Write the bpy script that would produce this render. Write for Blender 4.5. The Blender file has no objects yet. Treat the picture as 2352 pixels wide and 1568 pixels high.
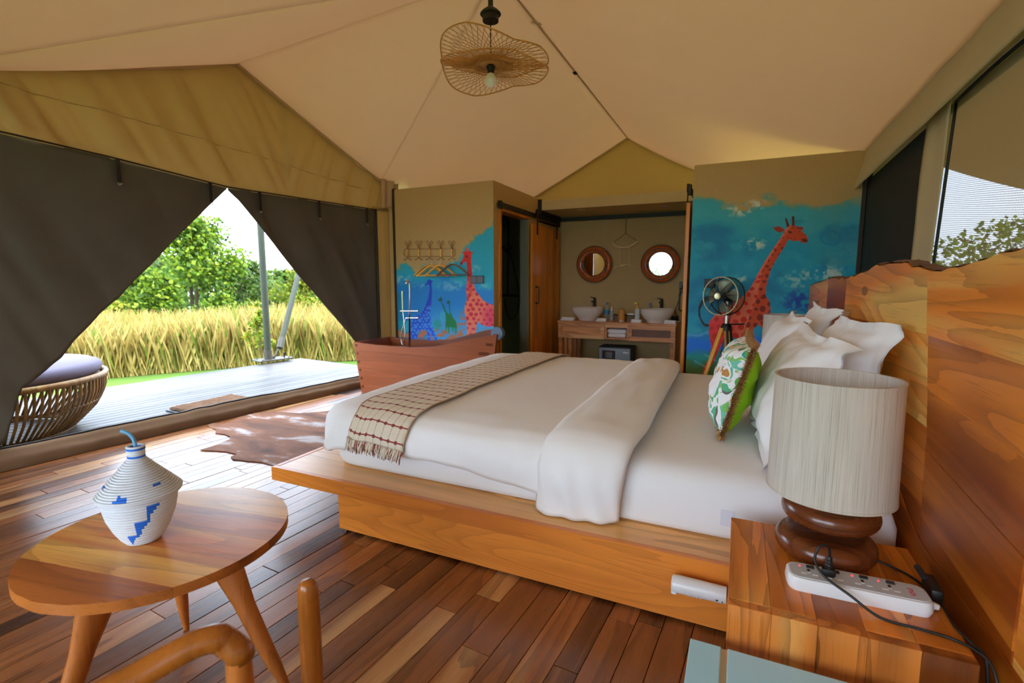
import bpy, bmesh, math, random
import numpy as np
from mathutils import Vector, Matrix, Euler
random.seed(7)
S = bpy.context.scene
COL = S.collection
PI = math.pi
# ------------------------------------------------------------------ camera
CAM_H = 1.2
F_PX, YAW, PITCH = 1136.0, math.radians(24.6), math.radians(6.9)
cd = bpy.data.cameras.new('camera'); cam = bpy.data.objects.new('camera', cd); COL.objects.link(cam)
cd.sensor_width = 36.0; cd.sensor_fit = 'HORIZONTAL'; cd.lens = 36.0 * F_PX / 2352.0
cd.clip_start = .03; cd.clip_end = 400
cd.dof.use_dof = True; cd.dof.focus_distance = 2.0; cd.dof.aperture_fstop = 3.2
cam.location = (0, 0, CAM_H); cam.rotation_euler = (PI / 2 - PITCH, 0, YAW)
S.camera = cam
# ------------------------------------------------------------------ world, sun, exposure
W = bpy.data.worlds.new('sky'); S.world = W; W.use_nodes = True
bg = W.node_tree.nodes['Background']; bg.inputs[0].default_value = (.70, .83, 1.0, 1); bg.inputs[1].default_value = 6.5
sd = bpy.data.lights.new('sun_offscreen', 'SUN'); sd.energy = 3.0; sd.angle = math.radians(2.0); sd.color = (1, .93, .8)
sun = bpy.data.objects.new('sun_offscreen', sd); COL.objects.link(sun)
sun.rotation_euler = Vector((.45, -.25, 1.0)).to_track_quat('Z', 'Y').to_euler()
S.view_settings.view_transform = 'Standard'; S.view_settings.look = 'None'; S.view_settings.gamma = 1
S.view_settings.use_curve_mapping = False
S.view_settings.exposure = 0.4
try:
    S.cycles.use_denoising = True
    S.cycles.max_bounces = 8; S.cycles.diffuse_bounces = 5; S.cycles.glossy_bounces = 3; S.cycles.transmission_bounces = 5; S.cycles.transparent_max_bounces = 10
    S.cycles.use_adaptive_sampling = True; S.cycles.adaptive_threshold = .1
    S.cycles.sample_clamp_indirect = 8
except Exception: pass

# ------------------------------------------------------------------ pixel -> direction helpers (photo frame 2352x1568)
_f = np.array([-math.sin(YAW) * math.cos(PITCH), math.cos(YAW) * math.cos(PITCH), -math.sin(PITCH)])
_r = np.array([math.cos(YAW), math.sin(YAW), 0]); _u = np.cross(_r, _f)
_O = np.array([0, 0, CAM_H])
def ray(x, y): return _f + _r * (x - 1176) / F_PX + _u * (784 - y) / F_PX
def atz(x, y, z=0.): d = ray(x, y); return _O + d * ((z - CAM_H) / d[2])
def atx(x, y, X): d = ray(x, y); return _O + d * (X / d[0])
def aty(x, y, Y): d = ray(x, y); return _O + d * (Y / d[1])
def proj(p):
    p = np.asarray(p, float) - _O; w = p @ _f
    return np.stack([1176 + F_PX * (p @ _r) / w, 784 - F_PX * (p @ _u) / w], -1)
WALL_A, WALL_B = -4.462, .114            # left canvas wall: x = WALL_A + WALL_B*y
def wx(y): return WALL_A + WALL_B * y
def onleft(px, py):
    d = ray(px, py); t = WALL_A / (d[0] - WALL_B * d[1]); return _O + d * t

# ------------------------------------------------------------------ material helpers
def lin(c):
    c = [x / 255. for x in c]
    return tuple(x / 12.92 if x <= .04045 else ((x + .055) / 1.055) ** 2.4 for x in c)
def sc(c, k): return tuple(min(1, x * k) for x in c)
class NT:
    def __init__(s, name):
        s.m = bpy.data.materials.new(name); s.m.use_nodes = True
        s.t = s.m.node_tree; s.b = s.t.nodes['Principled BSDF']; s.out = s.t.nodes['Material Output']
    def n(s, typ, **kw):
        nd = s.t.nodes.new(typ)
        for k, v in kw.items():
            if k.startswith('_'): setattr(nd, k[1:], v)
            else:
                key = int(k[1:]) if k[0] == 'i' and k[1:].isdigit() else k.replace('__', ' ')
                s.set(nd.inputs[key], v)
        return nd
    def set(s, sock, v):
        if isinstance(v, bpy.types.NodeSocket): s.t.links.new(v, sock)
        elif isinstance(v, (tuple, list)) and len(v) == 3 and sock.type == 'RGBA': sock.default_value = (*v, 1)
        else: sock.default_value = v
    def math(s, op, a, b=0., c=0.):
        nd = s.t.nodes.new('ShaderNodeMath'); nd.operation = op
        s.set(nd.inputs[0], a); s.set(nd.inputs[1], b); s.set(nd.inputs[2], c); return nd.outputs[0]
    def mix(s, f, a, b, mode='MIX'):
        nd = s.t.nodes.new('ShaderNodeMix'); nd.data_type = 'RGBA'; nd.blend_type = mode
        s.set(nd.inputs[0], f); s.set(nd.inputs[6], a); s.set(nd.inputs[7], b); return nd.outputs[2]
    def ramp(s, f, stops):
        nd = s.t.nodes.new('ShaderNodeValToRGB'); s.set(nd.inputs[0], f)
        e = nd.color_ramp.elements
        while len(e) < len(stops): e.new(.5)
        for el, (p, c) in zip(e, stops): el.position = p; el.color = (*c, 1) if len(c) == 3 else c
        return nd.outputs[0]
    def noise(s, vec, scale=5., detail=2., rough=.5, dist=0.):
        nd = s.t.nodes.new('ShaderNodeTexNoise')
        if vec is not None: s.set(nd.inputs['Vector'], vec)
        nd.inputs['Scale'].default_value = scale; nd.inputs['Detail'].default_value = detail
        nd.inputs['Roughness'].default_value = rough; nd.inputs['Distortion'].default_value = dist
        return nd.outputs[0]
    def obj(s, scale=(1, 1, 1), rnd=True, rot=(0, 0, 0)):
        tc = s.t.nodes.new('ShaderNodeTexCoord').outputs['Object']
        if rnd:
            oi = s.t.nodes.new('ShaderNodeObjectInfo').outputs['Random']
            cb = s.t.nodes.new('ShaderNodeCombineXYZ')
            s.set(cb.inputs[0], s.math('MULTIPLY', oi, 37.)); s.set(cb.inputs[1], s.math('MULTIPLY', oi, 91.)); s.set(cb.inputs[2], s.math('MULTIPLY', oi, 53.))
            ad = s.t.nodes.new('ShaderNodeVectorMath'); s.set(ad.inputs[0], tc); s.set(ad.inputs[1], cb.outputs[0]); tc = ad.outputs[0]
        mp = s.t.nodes.new('ShaderNodeMapping'); s.set(mp.inputs['Vector'], tc)
        mp.inputs['Scale'].default_value = scale; mp.inputs['Rotation'].default_value = rot
        return mp.outputs[0]
    def bump(s, h, strength=.2, dist=.01):
        nd = s.t.nodes.new('ShaderNodeBump'); s.set(nd.inputs['Height'], h)
        nd.inputs['Strength'].default_value = strength; nd.inputs['Distance'].default_value = dist
        s.t.links.new(nd.outputs[0], s.b.inputs['Normal']); return nd
    def fin(s, col=None, rough=None, **kw):
        if col is not None: s.set(s.b.inputs['Base Color'], col)
        if rough is not None: s.set(s.b.inputs['Roughness'], rough)
        for k, v in kw.items(): s.set(s.b.inputs[k.replace('__', ' ')], v)
        return s.m
    def surf(s, sh): s.t.links.new(sh, s.out.inputs['Surface'])

def plain(name, col, rough=.5, var=.0, metal=0., bump=0., bscale=60., **kw):
    n = NT(name); c = (*col, 1)
    if var:
        f = n.noise(n.obj(), 8., 4., .6)
        c = n.ramp(f, [(.25, sc(col, 1 - var)), (.75, sc(col, 1 + var))])
    if bump: n.bump(n.noise(n.obj(), bscale, 3., .6), bump, .004)
    return n.fin(c, rough, Metallic=metal, **kw)

def wood(name, dark, mid, light, axis='X', rough=.35, fig=1., sap=.62, rings=9., coat=0., hue=.25, figs=1., knots=True, ln=.5):
    """oiled hardwood: contour figure along the grain axis, sapwood streaks, fine fibre, per-board tone"""
    n = NT(name)
    al, ac = .55 * figs, 5.5 * figs
    scl = {'X': (al, ac, ac), 'Y': (ac, al, ac), 'Z': (ac, ac, al)}[axis]
    fscl = {'X': (3, 160, 160), 'Y': (160, 3, 160), 'Z': (160, 160, 3)}[axis]
    v = n.obj(scl); fv = n.obj(fscl)
    base = n.noise(v, 1.0, 1.2, .4, .35)
    wob = n.noise(v, 7., 3., .6)
    ph = n.math('ADD', n.math('MULTIPLY', base, rings * fig), n.math('MULTIPLY', wob, .35))
    fr = n.math('FRACT', ph)
    line = n.math('POWER', fr, 2.2)
    fib = n.noise(fv, 1.0, 3., .65)
    broad = n.noise(n.obj(tuple(x * .55 for x in scl)), 1.3, 3., .55, .4)
    oi = n.t.nodes.new('ShaderNodeObjectInfo').outputs['Random']
    ge = n.t.nodes.new('ShaderNodeNewGeometry').outputs['Random Per Island']
    rnd = n.math('FRACT', n.math('ADD', oi, ge))
    tone = n.math('ADD', n.math('MULTIPLY', n.math('SUBTRACT', rnd, .5), hue), broad)
    body = n.ramp(tone, [(.22, dark), (.45, mid), (sap, sc(mid, 1.25)), (min(sap + .1, .98), light)])
    c = n.mix(n.math('MULTIPLY', line, ln), body, sc(dark, .55))
    c = n.mix(n.math('MULTIPLY', n.math('GREATER_THAN', fib, .62), .28), c, sc(dark, .5))
    c = n.mix(n.math('MULTIPLY', n.math('SUBTRACT', fib, .35), .5), c, sc(light, 1.05), 'SOFT_LIGHT')
    if knots:
        kscl = {'X': (1.1, 3.2, 3.2), 'Y': (3.2, 1.1, 3.2), 'Z': (3.2, 3.2, 1.1)}[axis]
        vo = n.n('ShaderNodeTexVoronoi', Vector=n.obj(kscl), Scale=1.0)
        k = n.math('LESS_THAN', vo.outputs['Distance'], .075)
        c = n.mix(n.math('MULTIPLY', k, .6), c, sc(dark, .35))
    n.bump(fib, .06, .002)
    return n.fin(c, n.math('ADD', rough - .06, n.math('MULTIPLY', fib, .14)), Coat__Weight=coat, Coat__Roughness=.12)

def canvas(name, col, trans=.0, tcol=None, rough=.9, var=.05, weave=600.):
    n = NT(name)
    f = n.noise(n.obj(rnd=False), 2.5, 4., .55)
    c = n.ramp(f, [(.3, sc(col, 1 - var)), (.7, sc(col, 1 + var))])
    n.bump(n.noise(n.obj(rnd=False), weave, 1., .5), .12, .002)
    n.fin(c, rough, **{'Specular IOR Level': .15})
    if trans > 0:
        tr = n.n('ShaderNodeBsdfTranslucent', Color=tcol or col)
        mx = n.n('ShaderNodeMixShader', Fac=trans); n.t.links.new(n.b.outputs[0], mx.inputs[1]); n.t.links.new(tr.outputs[0], mx.inputs[2])
        n.surf(mx.outputs[0])
    return n.m

# ------------------------------------------------------------------ mesh builder
def V(*a): return Vector(a)
class MB:
    def __init__(s): s.v = []; s.f = []
    def add(s, vs, fs, M=None):
        o = len(s.v)
        s.v += [tuple(M @ Vector(p)) if M else tuple(p) for p in vs]
        s.f += [tuple(i + o for i in f) for f in fs]; return s
    def box(s, c, size, rot=(0, 0, 0), bev=0., seg=1):
        M = Matrix.Translation(c) @ Euler(rot).to_matrix().to_4x4()
        bm = bmesh.new(); bmesh.ops.create_cube(bm, size=1.0)
        for v in bm.verts: v.co = Vector((v.co.x * size[0], v.co.y * size[1], v.co.z * size[2]))
        if bev > 0: bmesh.ops.bevel(bm, geom=list(bm.edges), offset=min(bev, min(size) * .49), segments=seg, affect='EDGES', profile=.5)
        bm.verts.index_update()
        s.add([v.co[:] for v in bm.verts], [[v.index for v in f.verts] for f in bm.faces], M); bm.free(); return s
    def mm(s, a, b, bev=0., seg=1):
        return s.box([(a[i] + b[i]) / 2 for i in range(3)], [abs(b[i] - a[i]) for i in range(3)], bev=bev, seg=seg)
    def cyl(s, p0, p1, r0, r1=None, n=16, caps=True):
        return s.tube([p0, p1], [r0, r0 if r1 is None else r1], n, caps)
    def tube(s, pts, r, n=8, caps=True, closed=False, flat=None):
        pts = [Vector(p) for p in pts]; m = len(pts)
        rs = list(r) if isinstance(r, (list, tuple)) else [r] * m
        def tan(i):
            if closed: return (pts[(i + 1) % m] - pts[i - 1])
            return pts[min(i + 1, m - 1)] - pts[max(i - 1, 0)]
        t = tan(0).normalized()
        ref = Vector((0, 0, 1)) if abs(t.z) < .9 else Vector((1, 0, 0))
        a = t.cross(ref).normalized(); o = len(s.v)
        for i in range(m):
            t = tan(i).normalized(); a = (a - t * a.dot(t)); a = a.normalized() if a.length > 1e-6 else t.orthogonal().normalized()
            b = t.cross(a)
            for k in range(n):
                th = 2 * PI * k / n; s.v.append(tuple(pts[i] + a * (math.cos(th) * rs[i]) + b * (math.sin(th) * rs[i] * (flat or 1))))
        for i in range(m if closed else m - 1):
            j = (i + 1) % m
            for k in range(n): s.f.append((o + i * n + k, o + i * n + (k + 1) % n, o + j * n + (k + 1) % n, o + j * n + k))
        if caps and not closed:
            s.f.append(tuple(o + k for k in reversed(range(n)))); s.f.append(tuple(o + (m - 1) * n + k for k in range(n)))
        return s
    def lathe(s, prof, n=32, c=(0, 0, 0), M=None, cap=True, sx=1., sy=1.):
        o = len(s.v); m = len(prof)
        for r, z in prof:
            for k in range(n):
                p = Vector((r * math.cos(2 * PI * k / n) * sx, r * math.sin(2 * PI * k / n) * sy, z))
                p = (M @ p) if M else p + Vector(c)
                s.v.append(tuple(p))
        for i in range(m - 1):
            for k in range(n): s.f.append((o + i * n + k, o + i * n + (k + 1) % n, o + (i + 1) * n + (k + 1) % n, o + (i + 1) * n + k))
        if cap:
            if prof[0][0] > 1e-5: s.f.append(tuple(o + k for k in reversed(range(n))))
            if prof[-1][0] > 1e-5: s.f.append(tuple(o + (m - 1) * n + k for k in range(n)))
        return s
    def grid(s, fn, nu, nv, flip=False):
        o = len(s.v)
        for j in range(nv + 1):
            for i in range(nu + 1): s.v.append(tuple(fn(i / nu, j / nv)))
        for j in range(nv):
            for i in range(nu):
                q = (o + j * (nu + 1) + i, o + j * (nu + 1) + i + 1, o + (j + 1) * (nu + 1) + i + 1, o + (j + 1) * (nu + 1) + i)
                s.f.append(q[::-1] if flip else q)
        return s
    def prism(s, poly, h0, h1, axis='z'):
        m = len(poly); o = len(s.v)
        mk = {'z': lambda a, b, h: (a, b, h), 'x': lambda a, b, h: (h, a, b), 'y': lambda a, b, h: (a, h, b)}[axis]
        for h in (h0, h1): s.v += [mk(a, b, h) for a, b in poly]
        s.f.append(tuple(o + i for i in reversed(range(m)))); s.f.append(tuple(o + m + i for i in range(m)))
        for i in range(m): s.f.append((o + i, o + (i + 1) % m, o + m + (i + 1) % m, o + m + i))
        return s
    def build(s, name, mat, parent=None, smooth=35, loc=None, solid=0., sub=0, off=-1.):
        me = bpy.data.meshes.new(name); me.from_pydata(s.v, [], s.f); me.update()
        bm = bmesh.new(); bm.from_mesh(me); bmesh.ops.recalc_face_normals(bm, faces=list(bm.faces)) if s.closed_hint else None
        bm.to_mesh(me); bm.free()
        if mat: me.materials.append(mat)
        o = bpy.data.objects.new(name, me); COL.objects.link(o)
        if smooth:
            me.shade_smooth()
            if smooth < 180: me.set_sharp_from_angle(angle=math.radians(smooth))
        if parent: o.parent = parent
        if loc is not None: o.location = loc
        if solid:
            md = o.modifiers.new('thickness', 'SOLIDIFY'); md.thickness = solid; md.offset = off
        if sub:
            md = o.modifiers.new('smooth', 'SUBSURF'); md.levels = sub; md.render_levels = sub
        return o
    closed_hint = True
def tag(o, label, cat=None, group=None, kind=None):
    o['label'] = label
    if cat: o['category'] = cat
    if group: o['group'] = group
    if kind: o['kind'] = kind
    return o
def thing(name, label, cat, loc=(0, 0, 0), rz=0., group=None, rot=None):
    o = bpy.data.objects.new(name, None); COL.objects.link(o); o.empty_display_size = .1
    o.location = loc; o.rotation_euler = rot or (0, 0, rz); return tag(o, label, cat, group)
def struct(name, label=None, obj=None):
    if obj is None: obj = bpy.data.objects.new(name, None); COL.objects.link(obj)
    obj['kind'] = 'structure'
    if label: obj['label'] = label
    return obj
def dup(root, loc=None, rz=None, label=None):
    r = root.copy(); COL.objects.link(r)
    if loc is not None: r.location = loc
    if rz is not None: r.rotation_euler = (0, 0, rz)
    if label: r['label'] = label
    for ch in list(root.children):
        c = ch.copy(); COL.objects.link(c); c.parent = r
        for g in ch.children:
            d = g.copy(); COL.objects.link(d); d.parent = c
    return r
def interp(x, xs, ys): return float(np.interp(x, xs, ys))
def sm(a, b, x): t = max(0., min(1., (x - a) / (b - a))); return t * t * (3 - 2 * t)
# smooth value noise for shaping cloth
_rs = np.random.RandomState(3); _tab = _rs.rand(64, 64)
def vnoise(x, y, seed=0):
    x = np.asarray(x, float) + seed * 17.3; y = np.asarray(y, float) + seed * 5.7
    xi = np.floor(x).astype(int); yi = np.floor(y).astype(int); fx = x - xi; fy = y - yi
    fx = fx * fx * (3 - 2 * fx); fy = fy * fy * (3 - 2 * fy)
    g = lambda a, b: _tab[a % 64, b % 64]
    return (g(xi, yi) * (1 - fx) + g(xi + 1, yi) * fx) * (1 - fy) + (g(xi, yi + 1) * (1 - fx) + g(xi + 1, yi + 1) * fx) * fy
def fbm(x, y, oct=4, seed=0):
    v = 0; a = .5; t = 0
    for k in range(oct): v = v + a * vnoise(np.asarray(x) * 2 ** k, np.asarray(y) * 2 ** k, seed + k); t += a; a *= .5
    return v / t
def vn(x, y, seed=0): return float(vnoise(x, y, seed))

# ------------------------------------------------------------------ materials
TEAK = dict(dark=lin((96, 50, 22)), mid=lin((172, 98, 46)), light=lin((222, 166, 96)))
M = {}
M['floor'] = wood('floor_teak', lin((80, 46, 24)), lin((148, 92, 50)), lin((206, 158, 104)), 'Y', rough=.27, coat=.0, sap=.66, hue=.5, rings=7)
M['floor'].node_tree.nodes['Principled BSDF'].inputs['Specular IOR Level'].default_value = .5
M['deck'] = wood('deck_grey_wood', lin((70, 66, 64)), lin((98, 94, 92)), lin((118, 114, 110)), 'Y', rough=.45, sap=.8, hue=.35, knots=False)
M['deck'].node_tree.nodes['Principled BSDF'].inputs['Specular IOR Level'].default_value = .2
M['teakX'] = wood('teak_x', **TEAK, axis='X', rough=.3, hue=.3)
M['teakY'] = wood('teak_y', **TEAK, axis='Y', rough=.3, hue=.3)
M['teakZ'] = wood('teak_z', **TEAK, axis='Z', rough=.3, hue=.3)
M['bedwood'] = wood('bed_teak', lin((186, 96, 26)), lin((230, 140, 54)), lin((250, 192, 106)), 'X', rough=.33, sap=.7, hue=.1, rings=15, ln=.28)
M['bedtop'] = wood('bed_pine', lin((206, 140, 74)), lin((234, 176, 108)), lin((248, 206, 146)), 'X', rough=.3, sap=.7, hue=.12, rings=5)
M['head'] = wood('headboard_teak', lin((150, 70, 18)), lin((232, 138, 48)), lin((254, 206, 116)), 'Y', rough=.3, sap=.6, hue=.45, rings=10, ln=.4)
M['night'] = wood('nightstand_teak', lin((140, 70, 18)), lin((220, 130, 46)), lin((246, 188, 100)), 'Y', rough=.3, sap=.62, hue=.3, rings=9, figs=1.3)
M['table'] = wood('table_teak', lin((124, 64, 24)), lin((196, 116, 52)), lin((240, 184, 96)), 'X', rough=.28, sap=.6, hue=.4, rings=9, ln=.35)
M['chairwood'] = wood('chair_teak', lin((140, 74, 26)), lin((190, 112, 48)), lin((222, 152, 76)), 'Z', rough=.28, hue=.1, knots=False, ln=.25)
M['tub'] = wood('tub_wood', lin((92, 46, 24)), lin((142, 76, 42)), lin((184, 118, 74)), 'X', rough=.3, sap=.7, hue=.35, rings=6, knots=False, ln=.2)
M['barn'] = wood('barn_door_wood', lin((172, 98, 24)), lin((224, 142, 44)), lin((246, 180, 80)), 'Z', rough=.34, sap=.75, hue=.25, rings=5, knots=False)
M['vanity'] = wood('vanity_wood', lin((140, 84, 46)), lin((214, 150, 94)), lin((240, 192, 134)), 'X', rough=.4, sap=.62, hue=.3)
M['lampwood'] = wood('walnut_gloss', lin((64, 28, 12)), lin((112, 56, 26)), lin((140, 78, 40)), 'X', rough=.25, sap=.9, hue=.05, knots=False, coat=.3)
M['bark'] = plain('bark_edge', lin((118, 86, 60)), .9, .35, bump=.8, bscale=40)
M['dark_gap'] = plain('dark_underlay', lin((26, 16, 10)), .9)
M['liner'] = canvas('roof_liner', lin((206, 178, 140)), trans=.17, tcol=lin((246, 220, 182)), var=.02)
M['gable'] = canvas('olive_canvas', lin((178, 158, 112)), trans=.2, tcol=lin((226, 190, 120)), var=.05)
M['band'] = canvas('pale_canvas_band', lin((214, 200, 162)), trans=.15, tcol=lin((230, 210, 160)), var=.03)
M['curtain'] = canvas('dark_curtain_canvas', lin((92, 86, 74)), var=.1)
M['black'] = plain('black_trim', lin((22, 21, 20)), .55)
M['blackmetal'] = plain('black_metal', lin((26, 25, 25)), .38, metal=.3)
M['steel'] = plain('steel', (.62, .62, .6), .25, metal=1.)
M['chrome'] = plain('chrome', (.8, .8, .8), .08, metal=1.)
M['galv'] = plain('weathered_green_pole', lin((46, 52, 36)), .6, .2)
M['greysteel'] = plain('dull_steel_plate', lin((70, 66, 58)), .5, .1, metal=.2)
M['wall_tan'] = plain('tan_panel_paint', lin((196, 164, 104)), .8, .03)
M['wall_olive'] = plain('olive_wall_paint', lin((186, 162, 112)), .8, .04)
M['soffit'] = plain('soffit_paint', lin((206, 184, 136)), .8, .03)
M['shower'] = plain('shower_wall_green', lin((120, 132, 118)), .4, .05)
M['trimbrown'] = plain('dark_brown_trim', lin((52, 36, 24)), .5)
M['linen'] = canvas('white_linen', lin((244, 244, 246)), var=.01, rough=.75, weave=900)
M['sheet'] = canvas('white_sheet', lin((240, 240, 243)), var=.01, rough=.8, weave=900)
M['towel'] = canvas('white_terry', lin((240, 240, 244)), var=.03, rough=.95, weave=300)
M['porcelain'] = plain('porcelain', lin((236, 228, 218)), .15)
M['white_plastic'] = plain('white_plastic', lin((232, 234, 238)), .3)
M['grey_plastic'] = plain('pale_grey_plastic', lin((196, 200, 206)), .35)
M['dark_plastic'] = plain('dark_plastic', lin((40, 42, 46)), .4)
M['cord'] = plain('black_cord', lin((18, 18, 20)), .45)
M['rattan'] = wood('rattan_cane', lin((104, 72, 30)), lin((148, 108, 52)), lin((180, 140, 80)), 'Z', rough=.5, knots=False)
M['wicker'] = plain('natural_bamboo', lin((214, 156, 78)), .5, .2)
M['copper'] = plain('copper_wire', lin((150, 104, 66)), .45, metal=.5)
M['hangerL'] = wood('hanger_beech', lin((210, 140, 50)), lin((240, 176, 70)), lin((250, 200, 110)), 'X', knots=False, ln=.15)
M['hangerD'] = plain('hanger_grey_brown', lin((104, 84, 76)), .5, .1)
M['mauve'] = canvas('mauve_cushion', lin((122, 114, 132)), var=.03)
M['ceramic_amber'] = plain('amber_wood', lin((206, 146, 66)), .4, .1)
M['mirror'] = plain('mirror_glass', (.92, .92, .92), .02, metal=1.)
M['led'] = NT('red_led').fin(lin((255, 30, 40)), .3, Emission__Color=(*lin((255, 40, 50)), 1), Emission__Strength=3.)
M['red'] = plain('red_print', lin((200, 40, 90)), .5)
M['gold'] = plain('gold_pump', lin((226, 182, 60)), .25, metal=.8)
M['blue_cap'] = plain('blue_cap', lin((30, 110, 190)), .35)
M['blue_label'] = plain('blue_label', lin((40, 150, 200)), .5)
M['bulb'] = plain('white_bulb', lin((250, 250, 244)), .3)
M['coir'] = plain('coir_mat', lin((104, 70, 42)), .95, .35, bump=1., bscale=220)
def glassmat(name, col, rough=.02, alpha=.75):
    n = NT(name); n.fin(col, rough)
    tr = n.n('ShaderNodeBsdfTransparent', Color=(*col, 1)); mx = n.n('ShaderNodeMixShader', Fac=1 - alpha)
    n.t.links.new(tr.outputs[0], mx.inputs[1]); n.t.links.new(n.b.outputs[0], mx.inputs[2]); n.surf(mx.outputs[0]); return n.m
M['bottle'] = glassmat('clear_bottle', (.85, .9, .92), .05, .8)
M['frost'] = NT('frosted_glass').fin(lin((176, 226, 248)), .4)
M['frost_edge'] = plain('glass_edge', lin((150, 190, 180)), .1)
M['dispenser'] = plain('grey_dispenser', lin((176, 180, 178)), .3)
# =================================================================== FLOOR
fl = struct('floor', 'worn glossy teak plank floor', MB().prism([(wx(-2.8) + .03, -2.8), (.95, -2.8), (.95, 7.1), (wx(7.1) + .03, 7.1)], -.06, -.0245).build('floor', M['dark_gap'], smooth=0))
BA = math.radians(4.0); bd = np.array([math.sin(BA), math.cos(BA)]); be = np.array([math.cos(BA), -math.sin(BA)])
planks = []; rnd = random.Random(11)
u = -5.2
while u < 1.2:
    w = rnd.uniform(.078, .112); v = .2 - rnd.uniform(0, 1.2)
    while v < 7.2:
        L = rnd.uniform(.55, 1.5)
        c = be * (u + w / 2) + bd * (v + L / 2)
        xl = wx(c[1]) + .03
        if c[0] - w / 2 > xl and c[0] + w / 2 < .95 and v + L < 7.2:
            p = proj([c[0], c[1], 0]) if c[1] > .35 else np.array([0, 9999])
            cover = (-2.1 < c[0] < .5 and 1.95 < c[1] < 4.1) or c[1] > 4.85
            vis = -200 < p[0] < 2500 and p[1] < 1800
            area = (w * L / ((c[0] ** 2 + c[1] ** 2 + 1.44))) * (0 if not vis else (.05 if cover else 1))
            planks.append((area, c, w, L, rnd.uniform(-.0022, -.0002)))
        v += L
    u += w
planks.sort(key=lambda t: -t[0])
rest = MB()
for i, (a, c, w, L, dz) in enumerate(planks):
    if i < 298:
        o = MB().box((0, 0, -.011), (w - .0022, L - .0025, .022), bev=.0012).build('plank', M['floor'], fl, smooth=0)
        o.location = (c[0], c[1], dz); o.rotation_euler = (0, 0, -BA)
    else: rest.box((c[0], c[1], -.011 + dz), (w - .0022, L - .0025, .022), rot=(0, 0, -BA))
o = rest.build('plank_remainder', M['floor'], fl, smooth=0); o['kind'] = 'stuff'

# =================================================================== DECK outside
DA = math.atan(WALL_B)
dd = np.array([math.sin(DA), math.cos(DA)]); de = np.array([math.cos(DA), -math.sin(DA)])
P2 = atz(690, 818)[:2]; vend = float(P2 @ dd); u1 = float(np.array([wx(4.9) - .02, 4.9]) @ de); u0 = float(P2 @ de)
n = int((u1 - u0) / .105) - 1
mid = de * ((u0 + u1) / 2) + dd * (vend - 4.6)
dk = struct('deck', 'weathered grey timber deck outside the tent opening', MB().box((mid[0], mid[1], -.14), (u1 - u0 - .1, 9.1, .12), rot=(0, 0, -DA)).build('deck', M['dark_gap']))
for i in range(n + 1):
    uu = u0 + .0525 + i * .105; c = de * uu + dd * (vend - 4.6)
    if c[0] > -4.25 : pass
    L = 9.2
    o = MB().box((0, 0, -.03), (.098, L, .035), bev=.003).build('deck_board', M['deck'], dk, smooth=0)
    o.location = (c[0], c[1], -.018); o.rotation_euler = (0, 0, -DA)

# =================================================================== LEFT CANVAS WALL
TOPY = [-2.6, 1.611, 2.17, 3.025, 4.726, 5.1]; TOPZ = [2.12, 2.136, 2.10, 2.02, 2.037, 2.04]   # black zip line
def ztop(y): return interp(y, TOPY, TOPZ)
GY = [-2.6, 1.3, 1.65, 2.275, 2.75, 3.17, 3.6, 4.2, 4.9, 5.1]; GZ = [2.45, 2.48, 2.58, 2.745, 2.90, 3.09, 2.90, 2.63, 2.37, 2.36]
def zgab(y): return interp(y, GY, GZ)
wl = struct('wall_left')
wl['label'] = 'olive canvas gable wall with dark curtains'
def gab(a, b):
    y = -2.6 + a * 7.6; z0 = ztop(y) - .01; z1 = zgab(y) + .14; z = z0 + (z1 - z0) * b
    s = y - (z - 2.0) * (-.55 if y < 3.6 else .35)
    fold = (vn(s * 7, z * 1.2, 2) - .5) * .11 + (vn(s * 17, z * 2, 5) - .5) * .045 * (1 - b * .5)
    fold *= (sm(0, .12, b) * .8 + .2) * (1 - .85 * sm(.7, .95, b))
    return (wx(y) - .015 + fold, y, z)
MB().grid(gab, 420, 34).build('gable_canvas', M['gable'], wl, smooth=180, solid=.004)
# sewn seam across the gable
SY = [1.2, 1.638, 2.957, 4.722]; SZ = [2.46, 2.435, 2.371, 2.239]
MB().tube([(Vector(gab((y + 2.6) / 7.6, (interp(y, SY, SZ) - ztop(y) + .01) / (zgab(y) + .14 - ztop(y) + .01))) + V(.003, 0, 0)) for y in np.linspace(1.2, 4.72, 60)], .0035, 5).build('seam', M['gable'], wl, smooth=180)
# black zip line
MB().tube([(wx(y) + .006, y, ztop(y)) for y in np.linspace(-2.6, 4.73, 120)], .009, 6, flat=.6).build('zip_top', M['black'], wl, smooth=180)
MB().tube([(wx(4.73) + .006, 4.728, z) for z in np.linspace(.08, 2.04, 20)], .013, 6).build('zip_side', M['black'], wl, smooth=180)
# canvas strip between zip and panel, and its pale end lip of the liner
def strip(a, b):
    y = 4.70 + a * .27; z = .02 + b * 2.05
    return (wx(y) - .032 + .02 * (vn(a * 5, b * 3, 9) - .5), y, z)
MB().grid(strip, 14, 30).build('corner_canvas', M['gable'], wl, smooth=180, solid=.004)
MB().mm((-4.02, 4.965, 0), (-3.78, 4.985, 2.36)).build('corner_panel', M['gable'], wl, smooth=0)
def lip(a, b):
    y = 4.80 + a * .16; z = 2.06 + b * .36 + (1 - b) * .03 * a
    return (wx(y) + .03 + .05 * a * b + .012 * math.sin(a * 9), y, z)
MB().grid(lip, 10, 10).build('liner_lip', M['liner'], wl, smooth=180, solid=.004)
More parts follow.
